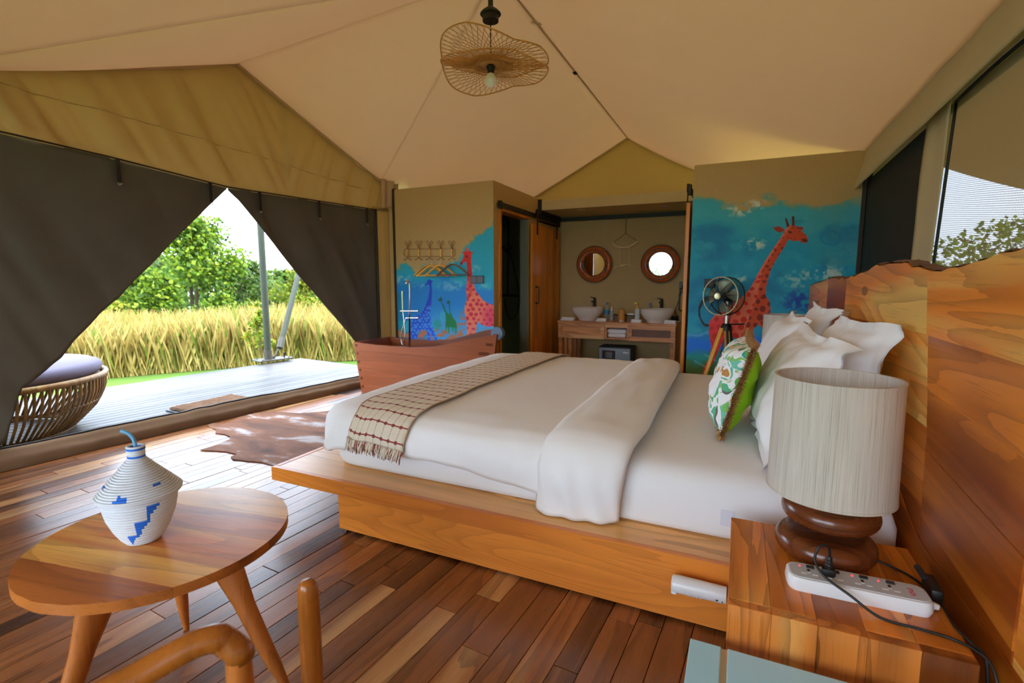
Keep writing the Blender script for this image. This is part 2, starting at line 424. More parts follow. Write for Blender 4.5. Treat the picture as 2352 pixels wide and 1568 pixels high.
# near (out of frame) plain canvas below the zip line left of the curtain
# curtains: drawn back to the sides, forming a pointed opening
eL = [(523, 434), (435, 518), (332, 621), (275, 684), (230, 721), (173, 780), (141, 823), (116, 842), (59, 887), (46, 894), (43, 912), (36, 932), (5, 978)]
eR = [(523, 434), (552, 461), (606, 527), (686, 627), (734, 681), (820, 783), (850, 815)]
pL = sorted([(p[1], p[2]) for p in (onleft(*q) for q in eL)]); pR = sorted([(p[1], p[2]) for p in (onleft(*q) for q in eR)])
pL = [(-2.6, .135), (1.40, .135), (1.46, .15)] + [q for q in pL if q[0] > 1.5]
pR = pR + [(4.73, .35)]
def curtain(pts, y0, y1, seed):
    ys, zs = [p[0] for p in pts], [p[1] for p in pts]
    def fn(a, b):
        y = y0 + (y1 - y0) * a; zb = interp(y, ys, zs); zt = ztop(y) - .004; z = zb + (zt - zb) * b
        r = (vn(y * 4 + z * 2.2, z * .8, seed) - .5) * .06 + (vn(y * 11 + z * 5, z * 2, seed + 1) - .5) * .024
        return (wx(y) - .02 + r * (1 - b ** 4) * sm(1., .86, a), y, z)
    return fn
cu = thing('door_curtain', 'dark olive canvas door flap pulled back beside the rattan seat', 'curtain', (wx(1.5), 1.5, 0))
o = MB().grid(curtain(pL, -2.6, 3.02, 11), 260, 40).build('flap', M['curtain'], cu, smooth=180, solid=.006); o.location = (-wx(1.5), -1.5, 0)
cu2 = thing('door_curtain', 'dark olive canvas door flap pulled back behind the wooden bathtub', 'curtain', (wx(4.5), 4.5, 0))
o = MB().grid(curtain(pR, 3.03, 4.73, 14), 90, 40).build('flap', M['curtain'], cu2, smooth=180, solid=.006); o.location = (-wx(4.5), -4.5, 0)
for (px, py), par, org in (((265, 366), cu, 1.5), ((478, 415), cu, 1.5), ((592, 440), cu2, 4.5), ((729, 462), cu2, 4.5), ((839, 479), cu2, 4.5)):
    p = onleft(px, py); y = p[1]; z = ztop(y); off = V(-wx(org), -org, 0)
    s = MB().box((wx(y) + .022, y, z - .085), (.006, .034, .17), bev=.002).build('strap', M['black'], par); s.location = off
    b = MB().tube([(wx(y) + .026, y - .014 + .028 * k, z - .178 - .012 * math.sin(PI * k)) for k in np.linspace(0, 1, 7)], .004, 6).build('buckle', M['steel'], s)
# sill roll along the floor
silltop = [(0, 1040), (214, 996), (440, 948), (631, 914), (819, 870)]
def sill(a, b):
    y = -2.6 + 7.4 * a; x0 = wx(y)
    prof = [(.10, .0), (.105, .03), (.095, .06), (.06, .085), (.03, .115), (.0, .12), (-.02, .1), (-.025, .0)]
    t = b * (len(prof) - 1); i = min(int(t), len(prof) - 2); k = t - i
    dx = prof[i][0] * (1 - k) + prof[i + 1][0] * k; dz = prof[i][1] * (1 - k) + prof[i + 1][1] * k
    w = .012 * (vn(y * 9, b * 3, 21) - .5) + .016 * (vn(y * 3, 0, 22) - .5)
    return (x0 + dx + w, y, max(0.001, dz + (w if b > .3 else 0) - .012 * sm(3.2, 3.5, y) * (b > .4)))
sl = thing('door_sill_roll', 'rolled brown canvas flap lying along the tent doorway floor', 'sill', (wx(3), 3, 0))
M['sill'] = canvas('sill_canvas', lin((112, 86, 62)), var=.14)
o = MB().grid(sill, 200, 14).build('canvas_roll', M['sill'], sl, smooth=180); o.location = (-wx(3), -3, 0)
o = MB().tube([Vector(sill(t, .72)) + V(0, 0, .004) for t in np.linspace(0, .999, 160)], .008, 6).build('zip', M['black'], sl, smooth=180); o.location = (-wx(3), -3, 0)

# =================================================================== ROOF LINER (cross gable)
C = V(-1.5, 3.05, 3.15); RA = V(wx(3.17) - .09, 3.17, 3.09); VN = V(-4.0, 4.9, 2.36); VS = V(-4.40, 1.35, 2.44)
B = V(-1.5, 7.16, 3.16); Bn = V(-1.5, -2.6, 3.15)
ce = struct('ceiling'); ce['label'] = 'pale canvas tent liner with crossing ridges'
def tri(A, Bq, Cq, sag, n=40, nm='liner_panel'):
    """panel between edge A-Bq (ridge) and point Cq, sagging in the middle"""
    def fn(a, b):
        p = (A.lerp(Bq, a)).lerp(Cq, b)
        s = math.sin(PI * min(1, a)) ** .8 * math.sin(PI * b) ** .9
        return p + V(0, 0, -sag * s)
    return MB().grid(fn, n, n).build(nm, M['liner'], ce, smooth=180, solid=.003)
def quad(A, Bq, Cq, D, sag, n=44, nm='liner_panel', e0=.0, e1=.0, ripple=0.):
    def fn(a, b):
        p = (A.lerp(Bq, a)).lerp(D.lerp(Cq, a), b)
        s = math.sin(PI * b) ** .9
        s *= max(math.sin(PI * a), e0 * sm(.5, 0, a), e1 * sm(.5, 1, a))
        return p + V(0, 0, -sag * s + ripple * (vn(a * 40, b * 2, 3) - .5) * sm(.9, 1, b))
    return MB().grid(fn, n * 2, n).build(nm, M['liner'], ce, smooth=180, solid=.003)
tri(RA, C, VN, .05)
tri(C, RA, VS, .10)
quad(C, B, V(-3.9, 7.16, 1.98), VN, .05, e1=.6)
EZ = 2.28
quad(Bn, B, V(.885, 7.16, 2.22), V(.885, -2.6, EZ + .04), .17, e0=1, e1=1, ripple=.02)
quad(Bn, C, VS, V(-4.5, -2.6, 2.3), .06)
# rolled hems along left eave and ridge
MB().tube([RA.lerp(VN, t) + V(.105, 0, .0 - .03 * math.sin(PI * t)) for t in np.linspace(0, 1, 30)], .014, 8).build('eave_hem', M['liner'], ce, smooth=180)
MB().tube([RA.lerp(V(wx(1.3), 1.3, 2.47), t) + V(.075, 0, .0 - .05 * math.sin(PI * t)) for t in np.linspace(0, 1, 30)], .016, 8).build('eave_hem', M['liner'], ce, smooth=180)
MB().tube([C.lerp(B, t) + V(0, 0, -.008) for t in np.linspace(0, 1, 20)], .008, 6).build('ridge_seam', M['liner'], ce, smooth=180)
MB().tube([B.lerp(V(-3.9, 7.16, 1.98), t) + V(0, -.09, -.03 * math.sin(PI * t) - .005) for t in np.linspace(0, 1, 20)], .014, 6).build('gable_hem', M['liner'], ce, smooth=180)
# the ridge straps (small fabric tie and black clip)
p = C.lerp(B, .16); MB().box(p + V(0, 0, -.012), (.09, .035, .006), rot=(.2, .3, .4), bev=.002).build('fabric_tie', M['band'], ce)
p = C.lerp(B, .40); MB().box(p + V(0, 0, -.02), (.035, .05, .012), bev=.003).build('black_clip', M['black'], ce)
# back gable canvas
wb = struct('wall_back'); wb['label'] = 'olive back wall under a canvas gable'
MB().prism([(-3.9, 2.0), (-1.5, 3.2), (.9, 2.2), (.9, 0), (-3.9, 0)], 7.10, 7.13, 'y').build('gable_canvas', M['gable'], wb, smooth=0)
MB().mm((-3.75, 7.06, 0), (.9, 7.09, 2.2)).build('painted_panel', M['wall_olive'], wb, smooth=0)

# =================================================================== RIGHT CANVAS WALL
RX = .885
wr = struct('wall_right'); wr['label'] = 'canvas side wall with screened windows above the headboard'
def band(a, b):
    y = -2.6 + 7.62 * a; zt = EZ + .03; zb = interp(y, [-2.6, 2.457, 4.9], [2.06, 2.025, 1.945]); z = zt + (zb - zt) * b
    return (RX - .02 - .05 * sm(.25, 1, b) + .008 * (vn(y * 6, b * 2, 8) - .5), y, z)
MB().grid(band, 160, 12).build('valance', M['band'], wr, smooth=180, solid=.004)
def cpanel(y0, y1, z0, z1, nm, mat, x=RX, par=wr, tilt=0., n=10):
    return MB().grid(lambda a, b: (x + .01 * (vn(a * 6, b * 4, 31) - .5), y0 + (y1 - y0) * a + tilt * (1 - b), z0 + (z1 - z0) * b), n, n).build(nm, mat, par, smooth=180, solid=.004)
cpanel(-2.6, 5.05, 0, 1.05, 'lower_canvas', M['gable'], n=20)
cpanel(3.10, 3.44, 1.0, 2.28, 'canvas_post', M['band'], x=RX - .012, tilt=.10)
cpanel(-2.6, 5.05, 2.02, 2.3, 'upper_canvas', M['band'], x=RX + .02, n=20)
cpanel(4.78, 5.08, .9, 2.2, 'corner_canvas', M['black'], x=RX + .014)
n_ = NT('black_window_screen'); n_.bump(n_.noise(n_.obj((1, 300, 300), rnd=False), 1, 1), .3, .002)
M['screen_dark'] = n_.fin(lin((34, 34, 30)), .8)
n_ = NT('woven_window_mesh')
co = n_.t.nodes.new('ShaderNodeTexCoord').outputs['Object']; sp = n_.n('ShaderNodeSeparateXYZ', Vector=co)
wz = n_.math('SINE', n_.math('MULTIPLY', n_.math('ADD', sp.outputs['Z'], n_.math('MULTIPLY', sp.outputs['Y'], -.12)), 2 * PI / .0085))
wy = n_.math('SINE', n_.math('MULTIPLY', sp.outputs['Y'], 2 * PI / .012))
op = n_.math('ADD', .86, n_.math('MULTIPLY', n_.math('MAXIMUM', wz, n_.math('MULTIPLY', wy, .8)), .10))
n_.fin(lin((150, 132, 104)), .7)
tr_ = n_.n('ShaderNodeBsdfTransparent', Color=(.95, .95, .95, 1)); mx_ = n_.n('ShaderNodeMixShader', Fac=op)
n_.t.links.new(tr_.outputs[0], mx_.inputs[1]); n_.t.links.new(n_.b.outputs[0], mx_.inputs[2]); n_.surf(mx_.outputs[0]); M['screen'] = n_.m
w1 = struct('window_1', 'black rolled-down window screen', MB().grid(lambda a, b: (RX + .005, 3.40 + 1.47 * a + .1 * (1 - b) * (1 - a), 1.0 + b * interp(a, [0, 1], [1.04, 1.0])), 8, 8).build('window_1', M['screen_dark'], smooth=180, solid=.003))
w2 = struct('window_2', 'see-through woven mesh window', MB().grid(lambda a, b: (RX + .004, -2.4 + 5.72 * a + .12 * (1 - b) * a, 1.0 + b * 1.05), 8, 8).build('window_2', M['screen'], smooth=180))
MB().tube([(RX, 3.10 + .12 * (1 - t), 1.0 + 1.04 * t) for t in np.linspace(0, 1, 12)], .007, 6).build('piping', M['black'], w2, smooth=180)
MB().tube([(RX - .002, y, 2.04 + .02 * math.sin(y * 3)) for y in np.linspace(-2.4, 3.1, 60)], .009, 6).build('piping', M['black'], w2, smooth=180)
MB().tube([(RX, 3.40 + .1 * (1 - t), 1.0 + 1.0 * t) for t in np.linspace(0, 1, 12)], .005, 6).build('piping', M['black'], w1, smooth=180)

# near wall behind the camera: canvas with a wide open doorway
wn = struct('wall_near'); wn['label'] = 'canvas end wall with open doorway behind the bed area'
for a, b in (((-4.8, 0), (-3.9, 2.3)), ((.35, 0), (.9, 2.3))): MB().mm((a[0], -2.63, a[1]), (b[0], -2.6, b[1])).build('canvas_panel', M['gable'], wn, smooth=0)
MB().prism([(-4.8, 2.25), (.9, 2.25), (-1.5, 3.2)], -2.63, -2.6, 'y').build('canvas_gable', M['gable'], wn, smooth=0)

# =================================================================== BATHROOM BOX PANELS
BY = 4.93
TH = .07
# murals: painted panels (colour per vertex)
def s2l(a):
    a = np.asarray(a, float) / 255.; return np.where(a <= .04045, a / 12.92, ((a + .055) / 1.055) ** 2.4)
def inpoly(X, Y, poly):
    r = np.zeros(X.shape, bool); n = len(poly); j = n - 1
    for i in range(n):
        xi, yi = poly[i]; xj, yj = poly[j]
        c = ((yi > Y) != (yj > Y)) & (X < (xj - xi) * (Y - yi) / ((yj - yi) + 1e-9) + xi); r ^= c; j = i
    return r
def blend(col, c, a):
    a = np.clip(a, 0, 1)[..., None]; return col * (1 - a) + np.asarray(c, float) * a
def spots(X, Y, col, mask, c, spacing, rad, seed, prob=1.):
    rs = np.random.RandomState(seed); x0, x1, y0, y1 = X[mask].min(), X[mask].max(), Y[mask].min(), Y[mask].max()
    gy = y0; row = 0
    while gy < y1 + spacing:
        gx = x0 + (row % 2) * spacing / 2
        while gx < x1 + spacing:
            cx = gx + rs.uniform(-.2, .2) * spacing; cy = gy + rs.uniform(-.2, .2) * spacing
            r = rad * rs.uniform(.75, 1.25); e = rs.uniform(.65, 1.); th = rs.uniform(0, PI)
            if rs.rand() < prob:
                dx = X - cx; dy = Y - cy; q = (dx * math.cos(th) + dy * math.sin(th)) ** 2 + ((-dx * math.sin(th) + dy * math.cos(th)) / e) ** 2
                col = blend(col, c, (np.clip((r - np.sqrt(q)) / (rad * .12), 0, 1)) * mask)
            gx += spacing
        gy += spacing * .85; row += 1
    return col
TAN = (196, 164, 104)
def paint_right(px, py):
    X = (px - 1550) * 2.904; Y = (py - 340) * 2.904
    n1 = fbm(X / 90, Y / 70, 5, 1); n2 = fbm(X / 30, Y / 26, 4, 5); n3 = fbm(X / 200, Y / 120, 4, 9); n4 = fbm(X / 7, Y / 7, 2, 12)
    col = np.ones(X.shape + (3,)) * np.array(TAN, float)
    edge = np.interp(X, [100, 250, 380, 480, 620, 760, 900, 1050, 1220], [300, 300, 350, 350, 320, 330, 380, 385, 320])
    a = (Y - edge + (n1 - .5) * 160 + (n2 - .5) * 50) / 60
    col = blend(col, (56, 176, 194), a * .95)
    a2 = (Y - edge - 120 + (n3 - .5) * 260) / 150
    col = blend(col, (14, 158, 192), a2 * .9)
    col = blend(col, (10, 132, 178), ((n3 - .50) * 5) * (Y > 480) * .8)
    col = blend(col, (70, 188, 204), np.clip((n1 - .55) * 4, 0, 1) * (Y > edge) * .5)
    col = blend(col, (92, 168, 172), np.clip((X - 850) / 200, 0, 1) * (Y < 780) * (Y > edge) * .6 * (n1 + .2))
    for cx, cy, rx, ry, s in ((420, 420, 130, 45, 1.), (550, 375, 90, 40, 1.1), (530, 640, 110, 50, 1.1), (440, 870, 50, 45, .8), (1000, 830, 190, 60, .9), (820, 880, 150, 80, .7), (1100, 870, 120, 50, .7), (190, 960, 60, 30, .6)):
        d = 1 - ((X - cx) / rx) ** 2 - ((Y - cy) / ry) ** 2
        col = blend(col, (214, 224, 206), np.clip(d, 0, 1) * np.clip((n2 - .42) * 5, 0, 1) * s)
    d = 1 - np.abs(np.hypot((X - 1040) / 80, (Y - 600) / 55) - .8) * 5
    col = blend(col, (18, 134, 184), np.clip(d, 0, 1) * .8)
    d = 1 - ((X - 830) / 140) ** 2 - ((Y - 1020) / 100) ** 2
    col = blend(col, (20, 70, 176), np.clip(d, 0, 1) * np.clip((n2 - .4) * 6, 0, 1))
    col = blend(col, (20, 122, 232), np.clip((Y - 1230) / 60, 0, 1) * np.clip((1400 - Y) / 40, 0, 1) * (.6 + n1))
    col = blend(col, (150, 190, 240), np.clip(1 - np.abs(Y - 1240 - (n1 - .5) * 60) / 18, 0, 1) * (X < 240) * .6)
    col = blend(col, (36, 158, 150), np.clip((Y - 1340 + (n1 - .5) * 60) / 50, 0, 1))
    col = blend(col, (92, 124, 56), np.clip((Y - 1420 + (n1 - .5) * 90) / 40, 0, 1) * .9)
    d = 1 - ((X - 370) / 110) ** 2 - ((Y - 1330) / 110) ** 2
    col = blend(col, (150, 96, 60), np.clip(d, 0, 1) * np.clip((n2 - .4) * 5, 0, 1))
    legB = [(510, 1200), (505, 1260), (470, 1320), (390, 1370), (335, 1430), (330, 1600), (290, 1600), (298, 1420), (350, 1350), (420, 1290), (450, 1220)]
    m = inpoly(X, Y, legB); col = blend(col, (120, 28, 24), m * 1.); col = spots(X, Y, col, m, (74, 18, 22), 34, 10, 3)
    body = [(500, 940), (535, 875), (572, 805), (612, 738), (650, 680), (690, 622), (716, 580), (735, 548), (760, 515), (800, 512), (835, 540), (868, 572), (889, 600), (886, 630), (850, 632), (825, 616), (790, 622), (762, 607), (748, 626), (735, 652), (702, 702), (667, 760), (641, 812), (626, 860), (610, 920), (605, 980), (637, 1030), (637, 1100), (628, 1190), (622, 1230), (600, 1260), (585, 1200), (556, 1178), (528, 1200), (500, 1290), (462, 1340), (445, 1420), (440, 1600), (396, 1600), (410, 1420), (420, 1340), (400, 1262), (340, 1262), (300, 1330), (262, 1420), (222, 1480), (215, 1600), (170, 1600), (190, 1470), (230, 1400), (243, 1320), (226, 1230), (228, 1160), (268, 1112), (340, 1070), (440, 1000)]
    m = inpoly(X, Y, body)
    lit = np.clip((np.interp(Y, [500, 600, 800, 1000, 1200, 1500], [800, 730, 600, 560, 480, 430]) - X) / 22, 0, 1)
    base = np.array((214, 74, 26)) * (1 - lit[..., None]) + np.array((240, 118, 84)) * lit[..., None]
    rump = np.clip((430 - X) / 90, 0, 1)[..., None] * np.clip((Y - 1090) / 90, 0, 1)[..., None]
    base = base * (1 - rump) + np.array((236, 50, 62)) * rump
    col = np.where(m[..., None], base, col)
    mneck = m & (Y < 900) & (Y > 640)
    col = spots(X, Y, col, m & (Y > 880) & (lit < .5), (132, 36, 20), 58, 19, 5)
    col = spots(X, Y, col, m & (Y > 880) & (lit >= .5), (212, 44, 24), 62, 21, 6)
    col = spots(X, Y, col, mneck & (lit < .5), (140, 40, 20), 42, 14, 7)
    col = spots(X, Y, col, mneck & (lit >= .5), (222, 54, 26), 44, 16, 8)
    col = spots(X, Y, col, m & (Y <= 650), (150, 50, 24), 26, 6, 9, .5)
    for ear in ([(653, 527), (700, 521), (738, 548), (700, 566), (672, 552)], [(800, 522), (850, 524), (862, 545), (828, 545)]): col = blend(col, (170, 50, 26), inpoly(X, Y, ear) * 1.)
    for h in ([(734, 470), (748, 470), (766, 520), (748, 530)], [(780, 455), (798, 455), (798, 518), (782, 520)]): col = blend(col, (96, 40, 26), inpoly(X, Y, h) * 1.)
    col = blend(col, (40, 16, 14), inpoly(X, Y, [(752, 556), (772, 553), (784, 562), (768, 570)]) * 1.)
    col = blend(col, (90, 22, 18), inpoly(X, Y, [(842, 606), (870, 600), (886, 612), (884, 628), (852, 624)]) * .8)
    tail = inpoly(X, Y, [(228, 1188), (205, 1192), (180, 1170), (158, 1120), (156, 1060), (175, 1020), (210, 985), (232, 1010), (190, 1035), (168, 1080), (174, 1130), (196, 1168), (228, 1176)])
    col = blend(col, (40, 44, 40), tail * 1.)
    for gx, gy, s in ((170, 1440, 1), (320, 1440, -1), (240, 1400, 1)):
        d = np.abs((Y - gy) - (X - gx) * .55 * s); col = blend(col, (200, 220, 220), np.clip(1 - d / 7, 0, 1) * (np.abs(X - gx) < 42) * .7 * (n4 > .35))
    return col * (.975 + .05 * n4[..., None])
def paint_left(px, py):
    X = (px - 900) * 5.6; Y = (py - 520) * 5.6
    n1 = fbm(X / 120, Y / 110, 5, 2); n2 = fbm(X / 40, Y / 36, 4, 6); n3 = fbm(X / 260, Y / 200, 4, 8); n4 = fbm(X / 12, Y / 12, 2, 14)
    col = np.ones(X.shape + (3,)) * np.array(TAN, float)
    edge = np.interp(X, [60, 200, 300, 420, 700, 860, 950, 1060, 1150, 1240, 1300], [500, 470, 560, 520, 450, 400, 230, 120, 60, -20, -80])
    a = (Y - edge + (n1 - .5) * 190 + (n2 - .5) * 70) / 70
    col = blend(col, (34, 176, 206), a * .96)
    col = blend(col, (22, 136, 216), np.clip((Y - 640 + (n3 - .5) * 300) / 200, 0, 1) * (n3 > .35))
    col = blend(col, (80, 172, 230), np.clip((Y - 1000) / 250, 0, 1) * np.clip((X - 350) / 200, 0, 1) * .8)
    for cx, cy, rx, ry, s in ((150, 680, 130, 90, .7), (330, 760, 110, 50, .8), (760, 760, 220, 90, .5), (1060, 540, 110, 60, .6), (1180, 780, 120, 70, .4)):
        d = 1 - ((X - cx) / rx) ** 2 - ((Y - cy) / ry) ** 2
        col = blend(col, (196, 226, 232), np.clip(d, 0, 1) * np.clip((n2 - .36) * 4, 0, 1) * s)
    col = blend(col, (16, 130, 150), np.clip(1 - (X - 90) / 90, 0, 1) * (Y > 850) * .7)
    col = blend(col, (196, 116, 76), np.clip((Y - 1240 + (n1 - .5) * 260) / 120, 0, 1) * np.clip((n2 - .38) * 5, 0, 1))
    d = 1 - ((X - 890) / 90) ** 2 - ((Y - 1220) / 150) ** 2; col = blend(col, (206, 110, 84), np.clip(d, 0, 1) * np.clip((n2 - .4) * 6, 0, 1))
    d = 1 - ((X - 580) / 70) ** 2 - ((Y - 1260) / 90) ** 2; col = blend(col, (26, 160, 160), np.clip(d, 0, 1))
    blue = [(430, 745), (425, 765), (470, 742), (485, 760), (485, 830), (468, 920), (430, 1020), (390, 1095), (330, 1140), (262, 1190), (240, 1262), (250, 1340), (205, 1460), (200, 1600), (318, 1600), (335, 1352), (390, 1335), (440, 1322), (468, 1460), (480, 1600), (512, 1600), (495, 1365), (545, 1460), (560, 1600), (620, 1600), (585, 1440), (530, 1310), (500, 1200), (492, 1120), (510, 980), (516, 860), (510, 722), (536, 702), (500, 690), (480, 678), (455, 695), (460, 712)]
    m = inpoly(X, Y, blue); col = blend(col, (26, 66, 200), m * 1.); col = blend(col, (34, 96, 226), m * np.clip((Y - 1050) / 90, 0, 1) * .8)
    col = spots(X, Y, col, m & (Y > 1020), (64, 150, 240), 46, 17, 21)
    green = [(588, 945), (620, 922), (628, 893), (640, 920), (652, 930), (640, 960), (682, 1050), (710, 1108), (735, 1130), (747, 1122), (737, 1050), (732, 992), (698, 988), (718, 960), (728, 946), (748, 966), (746, 1050), (762, 1120), (792, 1180), (826, 1222), (838, 1300), (832, 1380), (815, 1380), (800, 1290), (790, 1350), (774, 1340), (768, 1300), (750, 1290), (738, 1370), (722, 1370), (722, 1270), (704, 1345), (692, 1340), (692, 1190), (690, 1120), (650, 1012), (630, 962), (608, 956)]
    m = inpoly(X, Y, green); col = blend(col, (12, 130, 70), m * 1.); col = blend(col, (10, 80, 70), m * (Y < 1060) * .7); col = blend(col, (30, 170, 140), m * (Y > 1300) * .6)
    pink = [(893, 337), (945, 320), (952, 275), (964, 275), (970, 317), (985, 317), (986, 270), (998, 270), (1002, 318), (1058, 337), (1026, 350), (1022, 420), (1030, 560), (1036, 640), (1060, 760), (1078, 830), (1122, 880), (1170, 945), (1230, 985), (1320, 1012), (1320, 1278), (1240, 1290), (1180, 1275), (1122, 1240), (1100, 1215), (1068, 1410), (1060, 1600), (1024, 1600), (1030, 1240), (1012, 1410), (1010, 1600), (968, 1600), (966, 1220), (934, 1100), (936, 1030), (966, 940), (956, 820), (965, 700), (970, 600), (966, 500), (955, 452), (925, 462), (896, 500), (876, 490), (882, 458), (915, 410), (926, 350)]
    m = inpoly(X, Y, pink); g = np.clip((Y - 500) / 350, 0, 1)
    base = np.array((226, 48, 44)) * (1 - g[..., None]) + np.array((244, 122, 92)) * g[..., None]
    pk = (np.clip((X - 1120) / 120, 0, 1) * np.clip((Y - 960) / 150, 0, 1))[..., None]; base = base * (1 - pk) + np.array((228, 70, 104)) * pk
    dkk = np.clip(1 - np.abs(X - 1010) / 34, 0, 1)[..., None] * (Y > 560)[..., None] * (Y < 900)[..., None]; base = base * (1 - dkk * .6) + np.array((206, 50, 40)) * dkk * .6
    col = np.where(m[..., None], base, col)
    col = spots(X, Y, col, m & (Y > 500), (212, 34, 62), 74, 25, 31); col = spots(X, Y, col, m & (Y <= 520) & (Y > 400), (180, 40, 40), 40, 10, 32)
    col = blend(col, (110, 30, 30), np.clip(1 - np.hypot((X - 962) / 20, (Y - 385) / 24), 0, 1) * 1.4)
    col = blend(col, (120, 24, 40), inpoly(X, Y, [(880, 460), (905, 452), (900, 500), (876, 490)]) * .8)
    return col * (.975 + .05 * n4[..., None])
def mural(name, x0, x1, z0, z1, y, painter, nu, nv, par):
    xs = np.linspace(x0, x1, nu + 1); zs = np.linspace(z0, z1, nv + 1); XX, ZZ = np.meshgrid(xs, zs)
    P = np.stack([XX, np.full_like(XX, y), ZZ], -1).reshape(-1, 3); q = proj(P)
    c = s2l(np.clip(painter(q[:, 0].reshape(XX.shape), q[:, 1].reshape(XX.shape)), 0, 255)).reshape(-1, 3)
    me = bpy.data.meshes.new(name)
    idx = np.arange((nu + 1) * (nv + 1)).reshape(nv + 1, nu + 1)
    F = np.stack([idx[:-1, :-1], idx[:-1, 1:], idx[1:, 1:], idx[1:, :-1]], -1).reshape(-1, 4)
    me.vertices.add(len(P)); me.vertices.foreach_set('co', P.ravel())
    me.loops.add(F.size); me.loops.foreach_set('vertex_index', F.ravel().astype(np.int32))
    me.polygons.add(len(F)); me.polygons.foreach_set('loop_start', np.arange(0, F.size, 4, dtype=np.int32)); me.update(calc_edges=True)
    at = me.color_attributes.new('paint', 'FLOAT_COLOR', 'POINT'); at.data.foreach_set('color', np.concatenate([c, np.ones((len(c), 1))], 1).ravel())
    me.materials.append(M['mural']); o = bpy.data.objects.new(name, me); COL.objects.link(o); o.parent = par; return o
n_ = NT('mural_paint'); at_ = n_.t.nodes.new('ShaderNodeVertexColor'); at_.layer_name = 'paint'
n_.bump(n_.noise(n_.obj(rnd=False), 90., 4., .6), .15, .003); M['mural'] = n_.fin(at_.outputs[0], .62)

LX0, LX1, LZ = -3.80, -2.48, 2.288
RX0, RX1, RZ = -.431, .862, 2.25
pl = struct('wall_partition_left'); pl['label'] = 'shower box partition painted with coloured giraffes'
# sloping top follows the photograph: nearly level
MB().mm((LX0, BY + .002, 0), (LX1 - .001, BY + TH, LZ)).build('panel', M['wall_tan'], pl, smooth=0)
o = mural('mural', LX0, LX1, .25, LZ - .004, BY, paint_left, 330, 500, pl); o['label'] = 'mural of blue, green and pink giraffes under a turquoise sky'
MB().mm((LX0 - .035, BY - .004, 0), (LX0, BY + .05, LZ + .01)).build('edge_trim', M['trimbrown'], pl, smooth=0)
# shower side wall with doorway
DY0, DY1, DZ = 5.10, 5.93, 1.985
MB().mm((LX1 - TH, BY + TH, 0), (LX1, DY0 - .03, LZ)).build('side_panel', M['wall_tan'], pl, smooth=0)
MB().mm((LX1 - TH, DY0 - .03, DZ + .03), (LX1, 6.28, LZ)).build('side_panel', M['wall_tan'], pl, smooth=0)
MB().mm((LX1 - TH, DY1, 0), (LX1, 7.06, DZ + .03)).build('side_panel', M['wall_tan'], pl, smooth=0)
MB().mm((LX1 - TH, 6.28, DZ), (LX1, 7.06, LZ)).build('side_panel', M['wall_tan'], pl, smooth=0)
MB().mm((LX1 - .12, DY0 - .05, 0), (LX1 + .02, DY0, DZ + .03), bev=.004).build('door_jamb', M['barn'], pl)
MB().mm((LX1 - .12, DY0, DZ), (LX1 + .015, DY1, DZ + .03), bev=.004).build('door_head', M['barn'], pl)
MB().mm((LX1 - .115, DY1 - .012, 0), (LX1 - .004, DY1, DZ)).build('reveal', M['shower'], pl, smooth=0)
MB().mm((LX0, BY + TH, 0), (LX0 + .03, 7.05, LZ)).build('shower_lining', M['shower'], pl, smooth=0)
MB().mm((LX0, 7.03, 0), (LX1 - TH, 7.055, LZ)).build('shower_lining', M['shower'], pl, smooth=0)
MB().mm((LX0 + .03, BY + TH, 2.245), (LX1 - TH, 7.03, 2.26)).build('shower_ceiling', M['wall_olive'], pl, smooth=0)
pr = struct('wall_partition_right'); pr['label'] = 'partition painted with a tall red giraffe'
MB().mm((RX0, BY + .002, 0), (RX1, BY + TH, RZ)).build('panel', M['wall_tan'], pr, smooth=0)
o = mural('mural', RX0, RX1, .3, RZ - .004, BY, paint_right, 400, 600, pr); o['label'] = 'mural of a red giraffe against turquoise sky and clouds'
MB().mm((RX1, BY - .012, 0), (RX1 + .028, BY + .06, RZ + .004)).build('edge_trim', M['trimbrown'], pr, smooth=0)
MB().mm((RX0, BY + TH, 0), (RX0 + TH, 7.06, RZ)).build('side_panel', M['wall_tan'], pr, smooth=0)
# soffit above the vanity
so = struct('trim_1', 'boxed soffit above the vanity with two recessed lights')
MB().mm((LX1, 6.25, 2.135), (RX0, 7.05, 2.26)).build('soffit_box', M['soffit'], so, smooth=0)
MB().mm((LX1, 7.02, 2.07), (RX0, 7.058, 2.125)).build('black_rail', M['black'], so, smooth=0)
MB().mm((LX1, 6.24, 2.09), (LX1 + .05, 7.05, 2.135)).build('black_rail', M['black'], so, smooth=0)
MB().mm((LX1 - .002, 6.235, 2.09), (LX1 + .05, 6.27, 2.275)).build('black_rail', M['black'], so, smooth=0)
for px, py in ((1335, 483), (1528, 474)):
    p = atz(px, py, 2.134); o = MB().lathe([(.0, .0), (.055, .0), (.06, -.004), (.05, -.008), (.0, -.006)], 24, (p[0], p[1], 2.134)).build('downlight', M['porcelain'], so)
